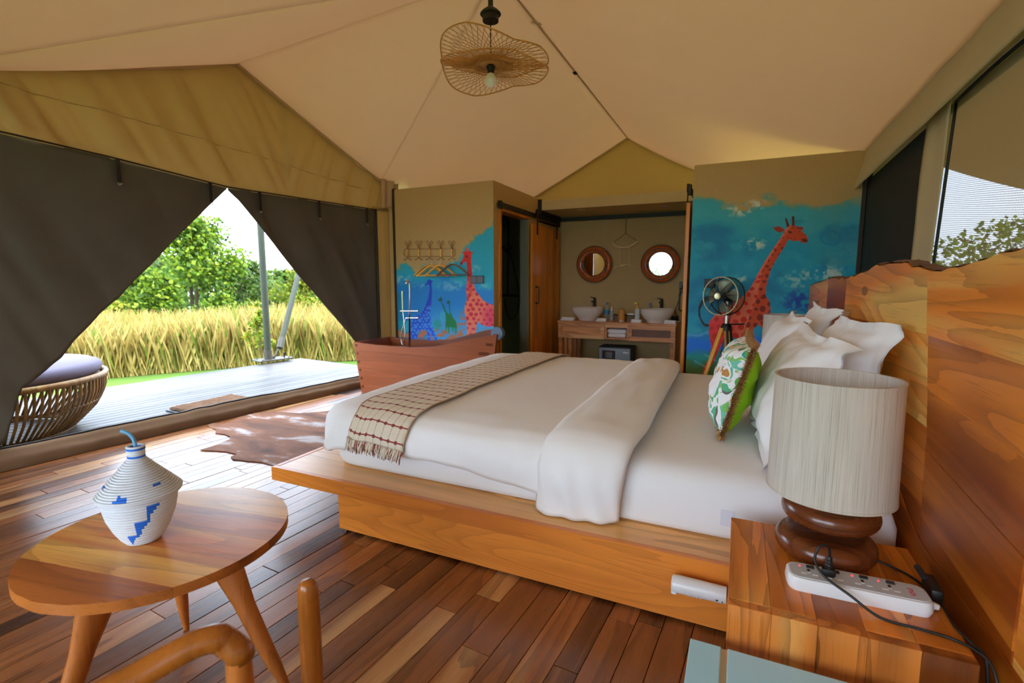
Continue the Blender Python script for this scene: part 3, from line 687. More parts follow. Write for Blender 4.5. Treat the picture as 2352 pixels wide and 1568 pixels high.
# =================================================================== BED
bed = thing('platform_bed', 'low teak platform bed with wide overhanging foot', 'bed', (-.8, 2.98, 0))
def inb(m, name, mat, **k):
    o = m.build(name, mat, bed, **k); o.location = (.8, -2.98, 0); return o
PY0, PY1, PX0, PX1 = 1.717, 4.142, -2.155, .508
inb(MB().mm((-1.711, PY0 + .006, .012), (.50, PY0 + .036, .182)), 'base_panel', M['bedwood'], smooth=0)
inb(MB().mm((-1.711, PY1 - .04, .012), (.50, PY1 - .01, .182)), 'base_panel', M['bedwood'], smooth=0)
inb(MB().mm((-1.711, PY0 + .037, .012), (-1.68, PY1 - .041, .182)), 'base_panel', M['bedwood'], smooth=0)
for x, y in ((-1.69, PY0 + .03), (-1.69, PY1 - .05), (.45, PY0 + .03), (.45, PY1 - .05)):
    inb(MB().cyl((x, y, 0), (x, y, .013), .012, n=14), 'levelling_foot', M['chrome'])
# fascia boards with mitred look and top boards
inb(MB().mm((PX0, PY0, .182), (PX1, PY0 + .028, .2515), bev=.002), 'fascia', M['bedwood'])
inb(MB().mm((PX0, PY1 - .028, .182), (PX1, PY1, .2515), bev=.002), 'fascia', M['bedwood'])
o = inb(MB().mm((PX0, PY0 + .0285, .182), (PX0 + .028, PY1 - .0285, .2515), bev=.002), 'fascia', M['bedwood'])
ys = np.linspace(PY0 + .029, PY1 - .029, 10)
for k in range(9): inb(MB().mm((PX0 + .029, ys[k] + .0006, .222), (PX1, ys[k + 1] - .0006, .25)), 'platform_board', M['bedtop'], smooth=0)

# mattress
mm_ = MB(); lay = [(.25, .035), (.262, .012), (.285, .0), (.40, .0), (.44, .012), (.47, .035), (.488, .065), (.498, .11), (.502, .2)]
def rr2(x0, x1, y0, y1, r, n=8):
    P = []
    for cx, cy, a0 in ((x1 - .03, y1 - .03, 0), (x0 + r, y1 - r, PI / 2), (x0 + r, y0 + r, PI), (x1 - .03, y0 + .03, 1.5 * PI)):
        q_ = .03 if cx > 0 else r; P += [(cx + q_ * math.cos(a0 + PI / 2 * k / n), cy + q_ * math.sin(a0 + PI / 2 * k / n)) for k in range(n + 1)]
    return P
for z_, i_ in lay: mm_.v += [(x, y, z_) for x, y in rr2(-1.96 + i_, .505 - min(i_, .03), 1.882 + i_, 4.09 - i_, max(.05, .20 - i_))]
N_ = 36
for L_ in range(len(lay) - 1): mm_.f += [(L_ * N_ + k, L_ * N_ + (k + 1) % N_, (L_ + 1) * N_ + (k + 1) % N_, (L_ + 1) * N_ + k) for k in range(N_)]
mm_.f += [tuple(reversed(range(N_))), tuple((len(lay) - 1) * N_ + k for k in range(N_))]
mt = mm_.build('mattress', M['sheet'], smooth=50)
tag(mt, 'thick mattress in a fitted white sheet on the teak platform', 'mattress')
MB().box((.0, 1.8795, .345), (.045, .002, .06)).build('care_label', canvas('label_cloth', lin((226, 226, 240))), mt, smooth=0)

NEAR = [(1.852, 0.), (1.832, .40), (1.838, .455), (1.868, .508), (1.93, .54), (2.05, .552), (2.4, .56), (3.0, .568), (3.6, .568), (3.9, .562), (4.03, .548), (4.09, .51), (4.115, .44), (4.10, .30)]
def side(t, hem, off=0.):
    y_h = interp(hem, [.25, .40, .455, .508], [1.850, 1.832, 1.838, 1.868]); pts = [(y_h, hem)] + [p for p in NEAR[1:] if p[0] > 1.9 or p[1] > hem + .004]
    d = [0]
    for a, b in zip(pts, pts[1:]): d.append(d[-1] + math.hypot(b[0] - a[0], b[1] - a[1]))
    s = t * d[-1]; y = np.interp(s, d, [p[0] for p in pts]); z = np.interp(s, d, [p[1] for p in pts])
    e = 1e-3 * d[-1]
    ty = np.interp(s + e, d, [p[0] for p in pts]) - np.interp(s - e, d, [p[0] for p in pts]); tz = np.interp(s + e, d, [p[1] for p in pts]) - np.interp(s - e, d, [p[1] for p in pts])
    l = math.hypot(ty, tz) + 1e-9
    return y - tz / l * off, z + ty / l * off
def tmap(a):     # denser near both sides
    return .30 * (a / .42) if a < .42 else (.30 + .46 * ((a - .42) / .2) if a < .62 else .76 + .24 * ((a - .62) / .38))
def duvet_pt(x, t, off=0., hem=None):
    hz = hem if hem is not None else interp(x, [-2.06, -1.9, -1.4, -1.07, -.94, -.6], [.375, .372, .388, .372, .345, .318])
    y, z = side(t, hz, off)
    drop = interp(x, [-2.062, -2.058, -2.045, -2.02, -1.97, -1.90, -1.80], [.19, .12, .075, .042, .016, .004, 0])
    wr = (vn(x * 9, y * 7, 41) - .5) * .008 + (vn(x * 22 + z * 10, y * 5, 43) - .5) * .004
    side_w = sm(.5, .44, z)
    wr2 = side_w * ((vn(x * 7 + z * 6, z * 9, 47) - .5) * .03)
    cor = sm(2.08, 1.84, y) ** 1.5 + sm(3.88, 4.12, y) ** 1.5
    return (x + .155 * cor * sm(-1.55, -2.06, x), y - wr2, max(z - drop, hz - .02) + wr)
du = thing('duvet', 'white duvet spread over the bed with its top turned back', 'duvet', (-1.2, 3, .5))
def ind(m, name, mat, par=du, **k):
    o = m.build(name, mat, par, **k); o.location = (1.2, -3, -.5) if par == du else (0, 0, 0); return o
XS = [-2.062, -2.06, -2.055, -2.045, -2.03, -2.01, -1.98, -1.94, -1.89] + list(np.linspace(-1.83, -.45, 70))
def dfn(a, b):
    k = b * (len(XS) - 1); i = min(int(k), len(XS) - 2); x = XS[i] + (XS[i + 1] - XS[i]) * (k - i)
    return duvet_pt(x, tmap(a))
ind(MB().grid(dfn, 90, len(XS) - 1), 'cover', M['linen'], smooth=180, solid=.012)
# turned-back band
def ffn(a, b):
    x = -.735 + .37 * b; t = tmap(a)
    prof = interp(b, [0, .04, .12, .3, .6, .85, .95, 1], [-.004, .018, .034, .044, .044, .036, .022, .0])
    x += .03 * math.sin(a * 5) * (.4 + .6 * sm(.3, .7, b)) - .02 * sm(.3, .0, a) * sm(.3, .7, b)
    y, z = side(t, .262, .0)
    sw = sm(.5, .42, z)
    prof += sw * ((vn(x * 13 + z * 8, z * 5, 61) - .5) * .028 + .006 * math.sin(x * 60 + z * 14))
    y2, z2 = side(t, .262, prof + (vn(x * 14, y * 5, 53) - .5) * .012)
    return (x, y2, z2)
ind(MB().grid(ffn, 110, 30), 'turned_back_band', M['linen'], smooth=180, solid=.010)

# throw runner
n_ = NT('checked_throw'); uv = n_.t.nodes.new('ShaderNodeUVMap'); sp = n_.n('ShaderNodeSeparateXYZ', Vector=uv.outputs[0])
def stripe(v, per, w): 
    f = n_.math('FRACT', n_.math('DIVIDE', v, per)); return n_.math('LESS_THAN', n_.math('ABSOLUTE', n_.math('SUBTRACT', f, .5)), w)
L1 = stripe(sp.outputs[1], .075, .045); L2 = stripe(sp.outputs[0], .05, .05)
dash = n_.math('GREATER_THAN', n_.math('SINE', n_.math('MULTIPLY', sp.outputs[1], 700.)), -.2)
knot = n_.math('MULTIPLY', stripe(sp.outputs[1], .075, .1), stripe(sp.outputs[0], .05, .17))
inner = n_.math('MULTIPLY', n_.math('GREATER_THAN', sp.outputs[0], .055), n_.math('LESS_THAN', sp.outputs[0], .40))
weft = n_.math('MULTIPLY', n_.math('MULTIPLY', L2, dash), inner)
c = n_.mix(n_.math('MULTIPLY', weft, .75), lin((226, 214, 194)), lin((128, 92, 82))); c = n_.mix(L1, c, lin((150, 76, 66))); c = n_.mix(knot, c, lin((140, 60, 56)))
n_.bump(n_.noise(n_.obj(rnd=False), 400, 2), .3, .003); M['throw'] = n_.fin(c, .9)
th = thing('bed_throw', 'cream fringed throw with red-brown checks laid across the bed', 'throw', (-1.6, 3, .57))
def throw_x(b, y): 
    k = (y - 1.84) / 2.2; x0 = -1.775 + .12 * k; x1 = -1.375 + .06 * k; return x0 + (x1 - x0) * b
m = MB(); hemt = .438
def tfn(a, b):
    t = tmap(.0 + a); y, z = side(t, hemt, .026); x = throw_x(b, y)
    p = duvet_pt(x, t, .026, hem=hemt - .03 * b); return (p[0], p[1], p[2] + .002)
m.grid(tfn, 120, 16)
o = m.build('cloth', M['throw'], th, smooth=180, solid=.004); o.location = (1.6, -3, -.57)
uvl = o.data.uv_layers.new(name='UVMap'); vco = [v.co.copy() for v in o.data.vertices]
# arc length along the throw
arc = {}; 
for j in range(17):
    s = 0; prev = None
    for i in range(121):
        v = vco[j * 121 + i]
        if prev is not None: s += (v - prev).length
        prev = v; arc[j * 121 + i] = s
for lp in o.data.loops: uvl.data[lp.index].uv = (.42 * (lp.vertex_index // 121) / 16, arc[lp.vertex_index])
fr = random.Random(5); mA, mB_ = MB(), MB()
for k in range(110):
    b = (k + .5) / 110; p = Vector(tfn(0, b)); d = V(fr.uniform(-.014, .010), fr.uniform(-.026, -.010), -fr.uniform(.032, .058))
    (mA if fr.random() < .55 else mB_).tube([p + V(0, -.008, .006), p + d * .5 + V(fr.uniform(-.004, .004), -.010, 0), p + d], [.0034, .0030, .0020], 5)
for mm_, mat in ((mA, plain('fringe_cream', lin((226, 214, 196)), .9)), (mB_, plain('fringe_brown', lin((146, 84, 74)), .9))):
    o = mm_.build('fringe', mat, th, smooth=180); o.location = (1.6, -3, -.57); o['kind'] = 'stuff'
# throw edge binding
for b in (0, 1):
    o = MB().tube([Vector(tfn(a, b)) + V(0, 0, .003) for a in np.linspace(0, 1, 90)], .0035, 5).build('edge_binding', plain('binding', lin((190, 160, 130)), .9), th, smooth=180); o.location = (1.6, -3, -.57)

# =================================================================== PILLOWS
def pillow_mesh(w, h, t, fl=.04, seed=0, n=44, half=None, floppy=.0):
    m = MB(); lim = 1 + fl / (min(w, h) / 2)
    def srf(sgn):
        def fn(a, b):
            u = (a * 2 - 1) * lim; v = (b * 2 - 1) * lim
            uu, vv = max(-1, min(1, u)), max(-1, min(1, v))
            x = w / 2 * u * (1 - .07 * (1 - vv ** 2)); y = h / 2 * v * (1 - .09 * (1 - uu ** 2))
            z = t / 2 * (max(0, 1 - uu ** 4) ** .62) * (max(0, 1 - vv ** 4) ** .62)
            wr = ((vn(u * 3 + v, v * 3, seed) - .5) * .02 + (vn(u * 9, v * 4 + u * 3, seed + 3) - .5) * .012) * (1 if z > .01 else .4)
            edge = max(abs(u), abs(v)); fz = 0
            if edge > 1: fz = (vn(u * 5, v * 5, seed + 7) - .5) * .04 * (edge - 1) / (lim - 1) + floppy * max(0, (abs(u) - .9)) * max(0, v - .6)
            return (x, y, sgn * (z + .0025) + wr * (1 if z > .01 else 0) * sgn + fz)
        return fn
    if half in (None, 1): m.grid(srf(1), n, n)
    if half in (None, -1): m.grid(srf(-1), n, n, flip=True)
    return m
def place_lean(o, c, tau, yaw=0., roll=0.):
    R = Matrix(((0, math.sin(tau), math.cos(tau)), (1, 0, 0), (0, math.cos(tau), -math.sin(tau))))
    Q = Matrix.Rotation(yaw, 3, 'Z') @ R @ Matrix.Rotation(roll, 3, 'Z')
    o.matrix_world = Matrix.Translation(c) @ Q.to_4x4()
PIL = [((.408, 2.46, .79), .15, .02, 0., 'white flanged pillow propped on the headboard behind the bedside lamp', .74, .46),
       ((.412, 3.44, .80), .13, -.02, .02, 'white flanged pillow propped on the headboard beside the far bedside lamp', .74, .46),
       ((.200, 2.45, .757), .44, .05, .01, 'white pillow leaning in front, right behind the fringed cushion', .78, .45),
       ((.205, 3.40, .765), .42, -.03, -.01, 'white pillow leaning in front of another, beside the tripod fan', .76, .46)]
for k, (c, tau, yw, rl, lab, w, h) in enumerate(PIL):
    p = pillow_mesh(w, h, .15, .045, seed=70 + k * 5, floppy=.25).build('pillow', M['linen'], smooth=180)
    me = p.data; bm = bmesh.new(); bm.from_mesh(me); bmesh.ops.remove_doubles(bm, verts=bm.verts, dist=.0012); bm.to_mesh(me); bm.free()
    place_lean(p, c, tau, yw, rl); tag(p, lab, 'pillow', 'white pillows on the bed')
# tropical cushion
n_ = NT('tropical_print'); v = n_.obj((1, 1, 1), rnd=False)
ds = n_.n('ShaderNodeTexNoise', Vector=v, Scale=6.); add = n_.n('ShaderNodeVectorMath', i0=v, i1=ds.outputs[1]); 
vo = n_.n('ShaderNodeTexVoronoi', Vector=n_.n('ShaderNodeMapping', Vector=add.outputs[0], Scale=(19, 6.5, 6), Rotation=(0, 0, .7)).outputs[0], Scale=1.)
leaf = n_.math('LESS_THAN', vo.outputs['Distance'], .50); rib = n_.math('SINE', n_.math('MULTIPLY', vo.outputs['Distance'], 40.))
hsv = n_.n('ShaderNodeSeparateColor', Color=vo.outputs['Color'])
lc = n_.ramp(hsv.outputs[0], [(.0, lin((40, 160, 150))), (.25, lin((120, 210, 190))), (.45, lin((60, 170, 70))), (.62, lin((150, 216, 120))), (.74, lin((226, 90, 40))), (.82, lin((250, 190, 120))), (.9, lin((20, 120, 120))), (1., lin((190, 40, 30)))])
lc = n_.mix(n_.math('MULTIPLY', rib, .25), lc, lin((20, 110, 90)))
M['tropic'] = n_.fin(n_.mix(leaf, lin((244, 246, 250)), lc), .8)
M['lime'] = canvas('lime_cover', lin((140, 186, 30)), var=.06)
cc = (.006, 2.53, .735); ct = .26
cu_ = bpy.data.objects.new('fringed_cushion', None); COL.objects.link(cu_); tag(cu_, 'tropical leaf print cushion with brown fringe in front of the pillows', 'cushion'); place_lean(cu_, cc, ct, .04, .03)
pillow_mesh(.50, .40, .19, .004, 91, half=-1).build('front_cover', M['tropic'], cu_, smooth=180)
pillow_mesh(.50, .40, .13, .004, 91, half=1).build('back_cover', M['lime'], cu_, smooth=180)
fr = random.Random(9); m = MB(); per = []
for k in range(1500):
    q = k / 1500 * 4; e = int(q); f_ = (q - e) * 2 - 1
    u, v_ = ((f_, -1), (1, f_), (-f_, 1), (-1, -f_))[e]
    x = .25 * u * (1 - .07 * (1 - v_ ** 2)) * 1.01; y = .20 * v_ * (1 - .09 * (1 - u ** 2)) * 1.01
    out = V((1 if u >= .999 else -1 if u <= -.999 else 0), (1 if v_ >= .999 else -1 if v_ <= -.999 else 0), 0)
    if out.length == 0: out = V(x, y, 0).normalized()
    for r in range(5):
        d = (out + V(fr.uniform(-.6, .6), fr.uniform(-.6, .6), fr.uniform(-.9, .9))).normalized() * fr.uniform(.022, .040)
        p = V(x, y, 0) + V(fr.uniform(-.004, .004), fr.uniform(-.004, .004), fr.uniform(-.006, .006))
        s = d.cross(V(fr.random(), fr.random(), fr.random())).normalized() * .0016
        o_ = len(m.v); m.v += [tuple(p - s), tuple(p + s), tuple(p + d)]; m.f.append((o_, o_ + 1, o_ + 2))
m.closed_hint = False
n_ = NT('brown_fringe'); g = n_.t.nodes.new('ShaderNodeNewGeometry').outputs['Random Per Island']
M['fringe'] = n_.fin(n_.ramp(g, [(0, lin((120, 72, 34))), (.5, lin((176, 118, 62))), (1, lin((222, 172, 110)))]), .9)
o = m.build('fringe', M['fringe'], cu_, smooth=0); o['kind'] = 'stuff'

# =================================================================== HEADBOARD
HX = .535
hb = thing('headboard', 'tall live-edge teak headboard running behind both bedside tables', 'headboard', (HX, 3, 0))
HP = [(4.86, 1.165), (4.4, 1.19), (3.955, 1.219), (3.5, 1.217), (3.102, 1.226), (2.95, 1.24), (2.816, 1.25), (2.62, 1.268), (2.48, 1.273), (2.325, 1.271), (2.2, 1.262), (2.111, 1.251), (2.0, 1.242), (1.939, 1.238), (1.85, 1.232), (1.78, 1.232), (1.69, 1.238), (1.604, 1.25), (1.5, 1.262), (1.397, 1.269), (1.25, 1.285), (1.1, 1.28), (.95, 1.27)]
HP = HP[::-1]; hy = [p[0] for p in HP]; hz = [p[1] for p in HP]
def htop(y): return interp(y, hy, hz) + (vn(y * 14, 0, 77) - .5) * .014
JY = lambda z: interp(z, [.34, .75, 1.25], [1.80, 1.842, 1.965])       # joint between the two big panels
def hpiece(y0f, y1f, z0f, z1f, name, mat, t=.06, n=24, dx=0.):
    """board of the headboard: y from y0f(z) to y1f(z), z from z0f(y) to z1f(y)"""
    poly = []
    ya, yb = y0f(1.0), y1f(1.0)
    def lerp(a, b, k): return a + (b - a) * k
    bot = [lerp(y0f(z0f(ya)), y1f(z0f(yb)), k) for k in np.linspace(0, 1, n)]
    top = [lerp(y0f(z1f(ya)), y1f(z1f(yb)), k) for k in np.linspace(1, 0, n)]
    poly = [(y, z0f(y)) for y in bot] + [(y, z1f(y)) for y in top]
    m = MB().prism(poly, HX + dx, HX + t, 'x'); o = m.build(name, mat, hb, smooth=0); o.location = (-HX, -3, 0); return o
cst = lambda c: (lambda q: c)
gap = .0012
rowsN = [0.03, .235, .45, .66, .86]                                    # near panel rows
zsl = lambda a, b: (lambda y: interp(y, [.95, 1.9], [a, b]))
rb = [zsl(.03, .03), zsl(.24, .27), zsl(.44, .50), zsl(.64, .70), zsl(.83, .875), zsl(1.028, 1.035)]
jl = lambda z: JY(z) - gap
for k in range(5): hpiece(cst(1.252), jl, (lambda y, k=k: rb[k](y) + gap), rb[k + 1], 'board', M['head'], dx=(k % 2) * .0012)
hpiece(cst(1.252), jl, (lambda y: rb[5](y) + gap), htop, 'live_edge_slab', M['head'], n=60, dx=-.004)
for k in range(3): hpiece(cst(.95), cst(1.251), cst([.03, .45, .86][k]), cst([.45 - gap, .86 - gap, 1.03][k]), 'board', M['head'], dx=.004)
hpiece(cst(.95), cst(1.251), cst(1.031), htop, 'live_edge_slab', M['head'], n=16, dx=-.002)
zf = lambda a, b: (lambda y: interp(y, [1.9, 4.85], [a, b]))
rf = [zf(.03, .03), zf(.30, .30), zf(.52, .50), zf(.76, .72), zf(1.037, .983)]
jr = lambda z: JY(z) + gap
SPL = [[2.9, 4.0], [2.5, 3.6], [3.0, 4.1], [2.7, 3.5]]
for k in range(4):
    cuts = [None] + SPL[k] + [4.86]
    for q in range(3):
        hpiece(jr if q == 0 else cst(cuts[q] + gap), cst(cuts[q + 1]), (lambda y, k=k: rf[k](y) + gap), rf[k + 1], 'board', M['head'], dx=((k + q) % 2) * .0012)
cuts = [None, 3.26, 3.9, 4.86]
for q in range(3): hpiece(jr if q == 0 else cst(cuts[q] + gap), cst(cuts[q + 1]), (lambda y: rf[4](y) + gap), htop, 'live_edge_slab', M['head'], n=60, dx=-.002 + .002 * q)
# rough bark lip on the live edge
m = MB()
m.grid(lambda a, b: (HX + .004 + .056 * b, 1.0 + 3.85 * a, htop(1.0 + 3.85 * a) + .002 + .012 * math.sin(PI * b) * vn(a * 120, b * 4, 5) + .004 * vn(a * 300, b * 9, 6)), 400, 6)
o = m.build('bark_edge', M['bark'], hb, smooth=60); o.location = (-HX, -3, 0)
# bottom batten with rough edge at nightstand height
o = MB().grid(lambda a, b: (HX - .008 * (1 - b) - .002, 1.0 + 3.8 * a, .02 + b * (.40 + .12 * sm(.2, .34, a) * sm(.6, .3, a) + .02 * vn(a * 20, 0, 4))), 120, 3).build('lower_batten', M['head'], hb, smooth=0, solid=.002, off=1.); o.location = (-HX, -3, 0)

# =================================================================== NIGHTSTANDS
def nightstand(loc, label):
    t = thing('nightstand', label, 'nightstand', loc, group='teak nightstands')
    w, d, h = .468, .485, .431
    for k in range(5):
        x0 = -w / 2 + k * w / 5; MB().mm((x0 + .0003, -d / 2 + .0285, h - .028), (x0 + w / 5 - .0003, d / 2, h), bev=.0008).build('top_board', M['night'], t, smooth=0)
    n_f = 5
    zs = [.035, h]
    for k in range(n_f):
        x0 = -w / 2 + k * w / n_f; MB().mm((x0 + .0003, -d / 2, .20), (x0 + w / n_f - .0003, -d / 2 + .028, h - .0005), bev=.0008).build('drawer_front_board', M['nightZ'], t, smooth=0)
    for s in (-1, 1): MB().mm((s * (w / 2 - .026) - .013 * 1, -d / 2 + .028, .02), (s * (w / 2 - .026) + .013, d / 2, h - .0285)).build('side_panel', M['nightZ'], t, smooth=0)
    MB().mm((-w / 2 + .026, d / 2 - .02, .02), (w / 2 - .026, d / 2, h - .0285)).build('back_panel', M['night'], t, smooth=0)
    MB().mm((-w / 2 + .039, -d / 2 + .028, .10), (w / 2 - .039, d / 2 - .02, .12)).build('shelf', M['night'], t, smooth=0)
    for sx in (-1, 1):
        for sy in (-1, 1): MB().mm((sx * (w / 2 - .03) - .018, sy * (d / 2 - .05) - .018, 0), (sx * (w / 2 - .03) + .018, sy * (d / 2 - .05) + .018, .02)).build('foot', M['blackmetal'], t, smooth=0)
    return t
M['nightZ'] = wood('nightstand_teak_z', lin((112, 56, 18)), lin((204, 122, 50)), lin((240, 184, 104)), 'Z', rough=.28, sap=.6, hue=.35, rings=9, figs=1.3, coat=.15)
ns = nightstand((.246, 1.4645, 0), 'teak nightstand carrying a white power strip and table lamp')
ns2 = dup(ns, (.268, 4.52, 0), 0, 'teak nightstand at the far side of the bed by the giraffe mural')

# =================================================================== TABLE LAMPS
n_ = NT('linen_lampshade'); co = n_.t.nodes.new('ShaderNodeTexCoord').outputs['Object']; sp = n_.n('ShaderNodeSeparateXYZ', Vector=co)
ang = n_.math('ARCTAN2', sp.outputs[1], sp.outputs[0]); cb = n_.n('ShaderNodeCombineXYZ', i0=n_.math('MULTIPLY', ang, 1.), i1=n_.math('MULTIPLY', sp.outputs[2], .05))
th1 = n_.noise(cb.outputs[0], 110., 2., .7); th2 = n_.noise(cb.outputs[0], 26., 3., .8)
col = n_.ramp(n_.math('ADD', n_.math('MULTIPLY', th1, .55), n_.math('MULTIPLY', th2, .45)), [(.34, lin((190, 178, 162))), (.48, lin((232, 224, 212))), (.7, lin((248, 242, 232)))])
n_.bump(th1, .4, .003); n_.fin(col, .85); tr_ = n_.n('ShaderNodeBsdfTranslucent', Color=col); mx_ = n_.n('ShaderNodeMixShader', Fac=.3)
n_.t.links.new(n_.b.outputs[0], mx_.inputs[1]); n_.t.links.new(tr_.outputs[0], mx_.inputs[2]); n_.surf(mx_.outputs[0]); M['shade'] = n_.m
def lamp(loc, label, r=.152):
    t = thing('table_lamp', label, 'lamp', loc, group='bedside table lamps')
    def disc(z0, r_, h_, cx=0.):
        pr = [(0.001, z0)] + [(r_ - h_ / 2 + h_ / 2 * math.cos(a), z0 + h_ / 2 + h_ / 2 * math.sin(a)) for a in np.linspace(-PI / 2, PI / 2, 14)] + [(.001, z0 + h_)]
        return MB().lathe(pr, 48, (cx, 0, 0))
    disc(.0, .126, .070).build('base_disc', M['lampwood'], t); disc(.098, .120, .066, .006).build('base_disc', M['lampwood'], t)
    MB().cyl((.003, 0, .068), (.003, 0, .1), .012).build('spacer', M['blackmetal'], t)
    MB().cyl((.003, 0, .164), (.003, 0, .30), .010).build('stem', M['blackmetal'], t)
    MB().cyl((.003, 0, .164), (.003, 0, .172), .016).build('collar', M['blackmetal'], t)
    MB().cyl((.003, 0, .30), (.003, 0, .36), .018).build('socket', M['blackmetal'], t)
    MB().lathe([(.001, .36), (.012, .37), (.03, .405), (.028, .43), (.012, .452), (.001, .455)], 20, (.003, 0, 0)).build('bulb', M['bulb'], t)
    z0, z1 = .190, .508; r0, r1 = r * 1.02, r * .99
    MB().lathe([(r0, z0), (r1, z1), (r1 - .004, z1), (r0 - .004, z0), (r0, z0)], 72, cap=False).build('shade', M['shade'], t)
    for z, rr in ((z0, r0), (z1, r1)): MB().lathe([(rr + .0015, z - .003), (rr + .0015, z + .003), (rr - .006, z + .003), (rr - .006, z - .003), (rr + .0015, z - .003)], 64, cap=False).build('shade_ring', M['shade'], t)
    m = MB()
    for k in range(3): a = k * 2 * PI / 3; m.cyl((.003, 0, .33), ((r0 - .006) * math.cos(a), (r0 - .006) * math.sin(a), .33), .0025, n=6)
    m.build('shade_spider', M['blackmetal'], t)
    return t
lp = lamp((.255, 1.577, .4312), 'pebble-base table lamp with linen drum shade beside the power strip')
lp2 = dup(lp, (.335, 4.45, .4312), 0, 'pebble-base table lamp with linen drum shade in front of the giraffe mural')

# =================================================================== POWER STRIP, PLUG, CORDS
ps = thing('power_strip', 'white four-socket power strip with red indicator lights on the nightstand', 'power strip', (.296, 1.392, .4312), math.radians(1.5))
def rrect(w, h, r, n=6):
    P = []
    for cx, cy, a0 in ((w / 2 - r, h / 2 - r, 0), (-w / 2 + r, h / 2 - r, PI / 2), (-w / 2 + r, -h / 2 + r, PI), (w / 2 - r, -h / 2 + r, 1.5 * PI)):
        P += [(cx + r * math.cos(a0 + PI / 2 * k / n), cy + r * math.sin(a0 + PI / 2 * k / n)) for k in range(n + 1)]
    return P
pts = rrect(.302, .082, .024)
m = MB(); o0 = 0
for z, s in ((.0, .97), (.010, 1.), (.030, .985), (.034, .96)):
    m.v += [(x * (s if abs(x) < .2 else s), y * s, z) for x, y in pts]
N = len(pts)
for L in range(3): m.f += [(L * N + k, L * N + (k + 1) % N, (L + 1) * N + (k + 1) % N, (L + 1) * N + k) for k in range(N)]
m.f += [tuple(reversed(range(N))), tuple(3 * N + k for k in range(N))]
m.build('body', M['white_plastic'], ps, smooth=40)
MB().prism(rrect(.284, .066, .018), .034, .0355).build('face_plate', M['grey_plastic'], ps, smooth=0)
for k, x in enumerate((-.10, -.045, .015, .070)):
    s = MB().prism([(x - .011 + a, -.014 + b) for a, b in rrect(.001, .001, .0004)], .0354, .0356).build('socket', M['dark_plastic'], ps, smooth=0)
    for ax, ay, w, h in ((0, .004, .006, .012), (-.012, -.012, .012, .0045), (.012, -.012, .012, .0045), (0, -.003, .007, .007)):
        MB().mm((x + ax - w / 2, ay - h / 2, .0355), (x + ax + w / 2, ay + h / 2, .0362)).build('slot', M['dark_plastic'] if ax == 0 and ay > 0 else M['white_plastic'], s, smooth=0)
    MB().box((x + .006, .021, .037), (.018, .010, .005), rot=(.2, 0, 0), bev=.001).build('switch', M['dark_plastic'], ps)
    MB().lathe([(.001, .0), (.0022, .0), (.0018, .0016), (.001, .0018)], 12, (x - .018, .021, .0355)).build('indicator_light', M['led'], ps)
# unreadable small red maker's mark printed at the end of the strip
m = MB()
for k in range(4):
    y0 = .013 - k * .0085
    m.box((.112, y0, .0358), (.011, .0016, .0004)); m.box((.112, y0 - .0045, .0358), (.011, .0014, .0004), rot=(0, 0, .45 if k % 2 else -.45))
    if k in (0, 2): m.box((.1165, y0 - .002, .0358), (.0014, .005, .0004))
m.build('red_print', M['red'], ps, smooth=0)
MB().tube([(.149, 0, .012), (.156, .0, .012), (.166, -.003, .011)], [.010, .009, .006], 12).build('cable_gland', M['white_plastic'], ps)
pg = MB().box((0, 0, .010), (.030, .022, .020), bev=.005, seg=2).build('plug', M['cord'], lp); pg.location = (.238 - .255, 1.388 - 1.577, .4675 - .4312); pg['label'] = 'black plug pushed into the power strip'
MB().lathe([(.009, .018), (.008, .024), (.009, .028), (.007, .032), (.008, .036), (.006, .040), (.007, .044), (.0045, .05)], 14).build('strain_relief', M['cord'], pg)
def curve(pts, n=60):
    pts = [Vector(p) for p in pts]; out = []
    P = [pts[0]] + pts + [pts[-1]]
    for i in range(1, len(P) - 2):
        for k in range(n // (len(pts) - 1)):
            t = k / (n // (len(pts) - 1)); a, b, c, d = P[i - 1], P[i], P[i + 1], P[i + 2]
            out.append(.5 * ((2 * b) + (-a + c) * t + (2 * a - 5 * b + 4 * c - d) * t * t + (-a + 3 * b - 3 * c + d) * t ** 3))
    out.append(pts[-1]); return out
o = MB().tube(curve([(.238, 1.388, .516), (.232, 1.380, .546), (.212, 1.372, .546), (.204, 1.364, .512), (.225, 1.352, .482), (.275, 1.325, .462), (.33, 1.305, .4365), (.40, 1.296, .4360), (.452, 1.288, .4360), (.485, 1.262, .4370), (.500, 1.225, .43), (.505, 1.195, .36), (.505, 1.19, .2)], 132), .0032, 8).build('power_cord', M['cord'], lp, smooth=180); o.location = (-.255, -1.577, -.4312)
o = MB().tube(curve([(.378, 1.577, .442), (.41, 1.565, .4365), (.44, 1.535, .4365), (.458, 1.50, .4365), (.474, 1.44, .4375), (.474, 1.38, .4375), (.474, 1.33, .4375), (.488, 1.28, .437), (.500, 1.255, .425), (.505, 1.245, .34), (.505, 1.245, .2)], 126), .0032, 8).build('power_cord', M['cord'], lp, smooth=180); o.location = (-.255, -1.577, -.4312)
ad = MB().box((.470 - .255, 1.470 - 1.577, .017), (.026, .085, .032), rot=(0, 0, -.05), bev=.006, seg=2).build('cord_adapter', M['cord'], lp); ad['label'] = 'black adapter on the lamp cord'
MB().box((.455 - .255, 1.505 - 1.577, .036), (.014, .045, .012), rot=(.2, .2, .2), bev=.004, seg=2).build('inline_switch', M['dark_plastic'], ad)

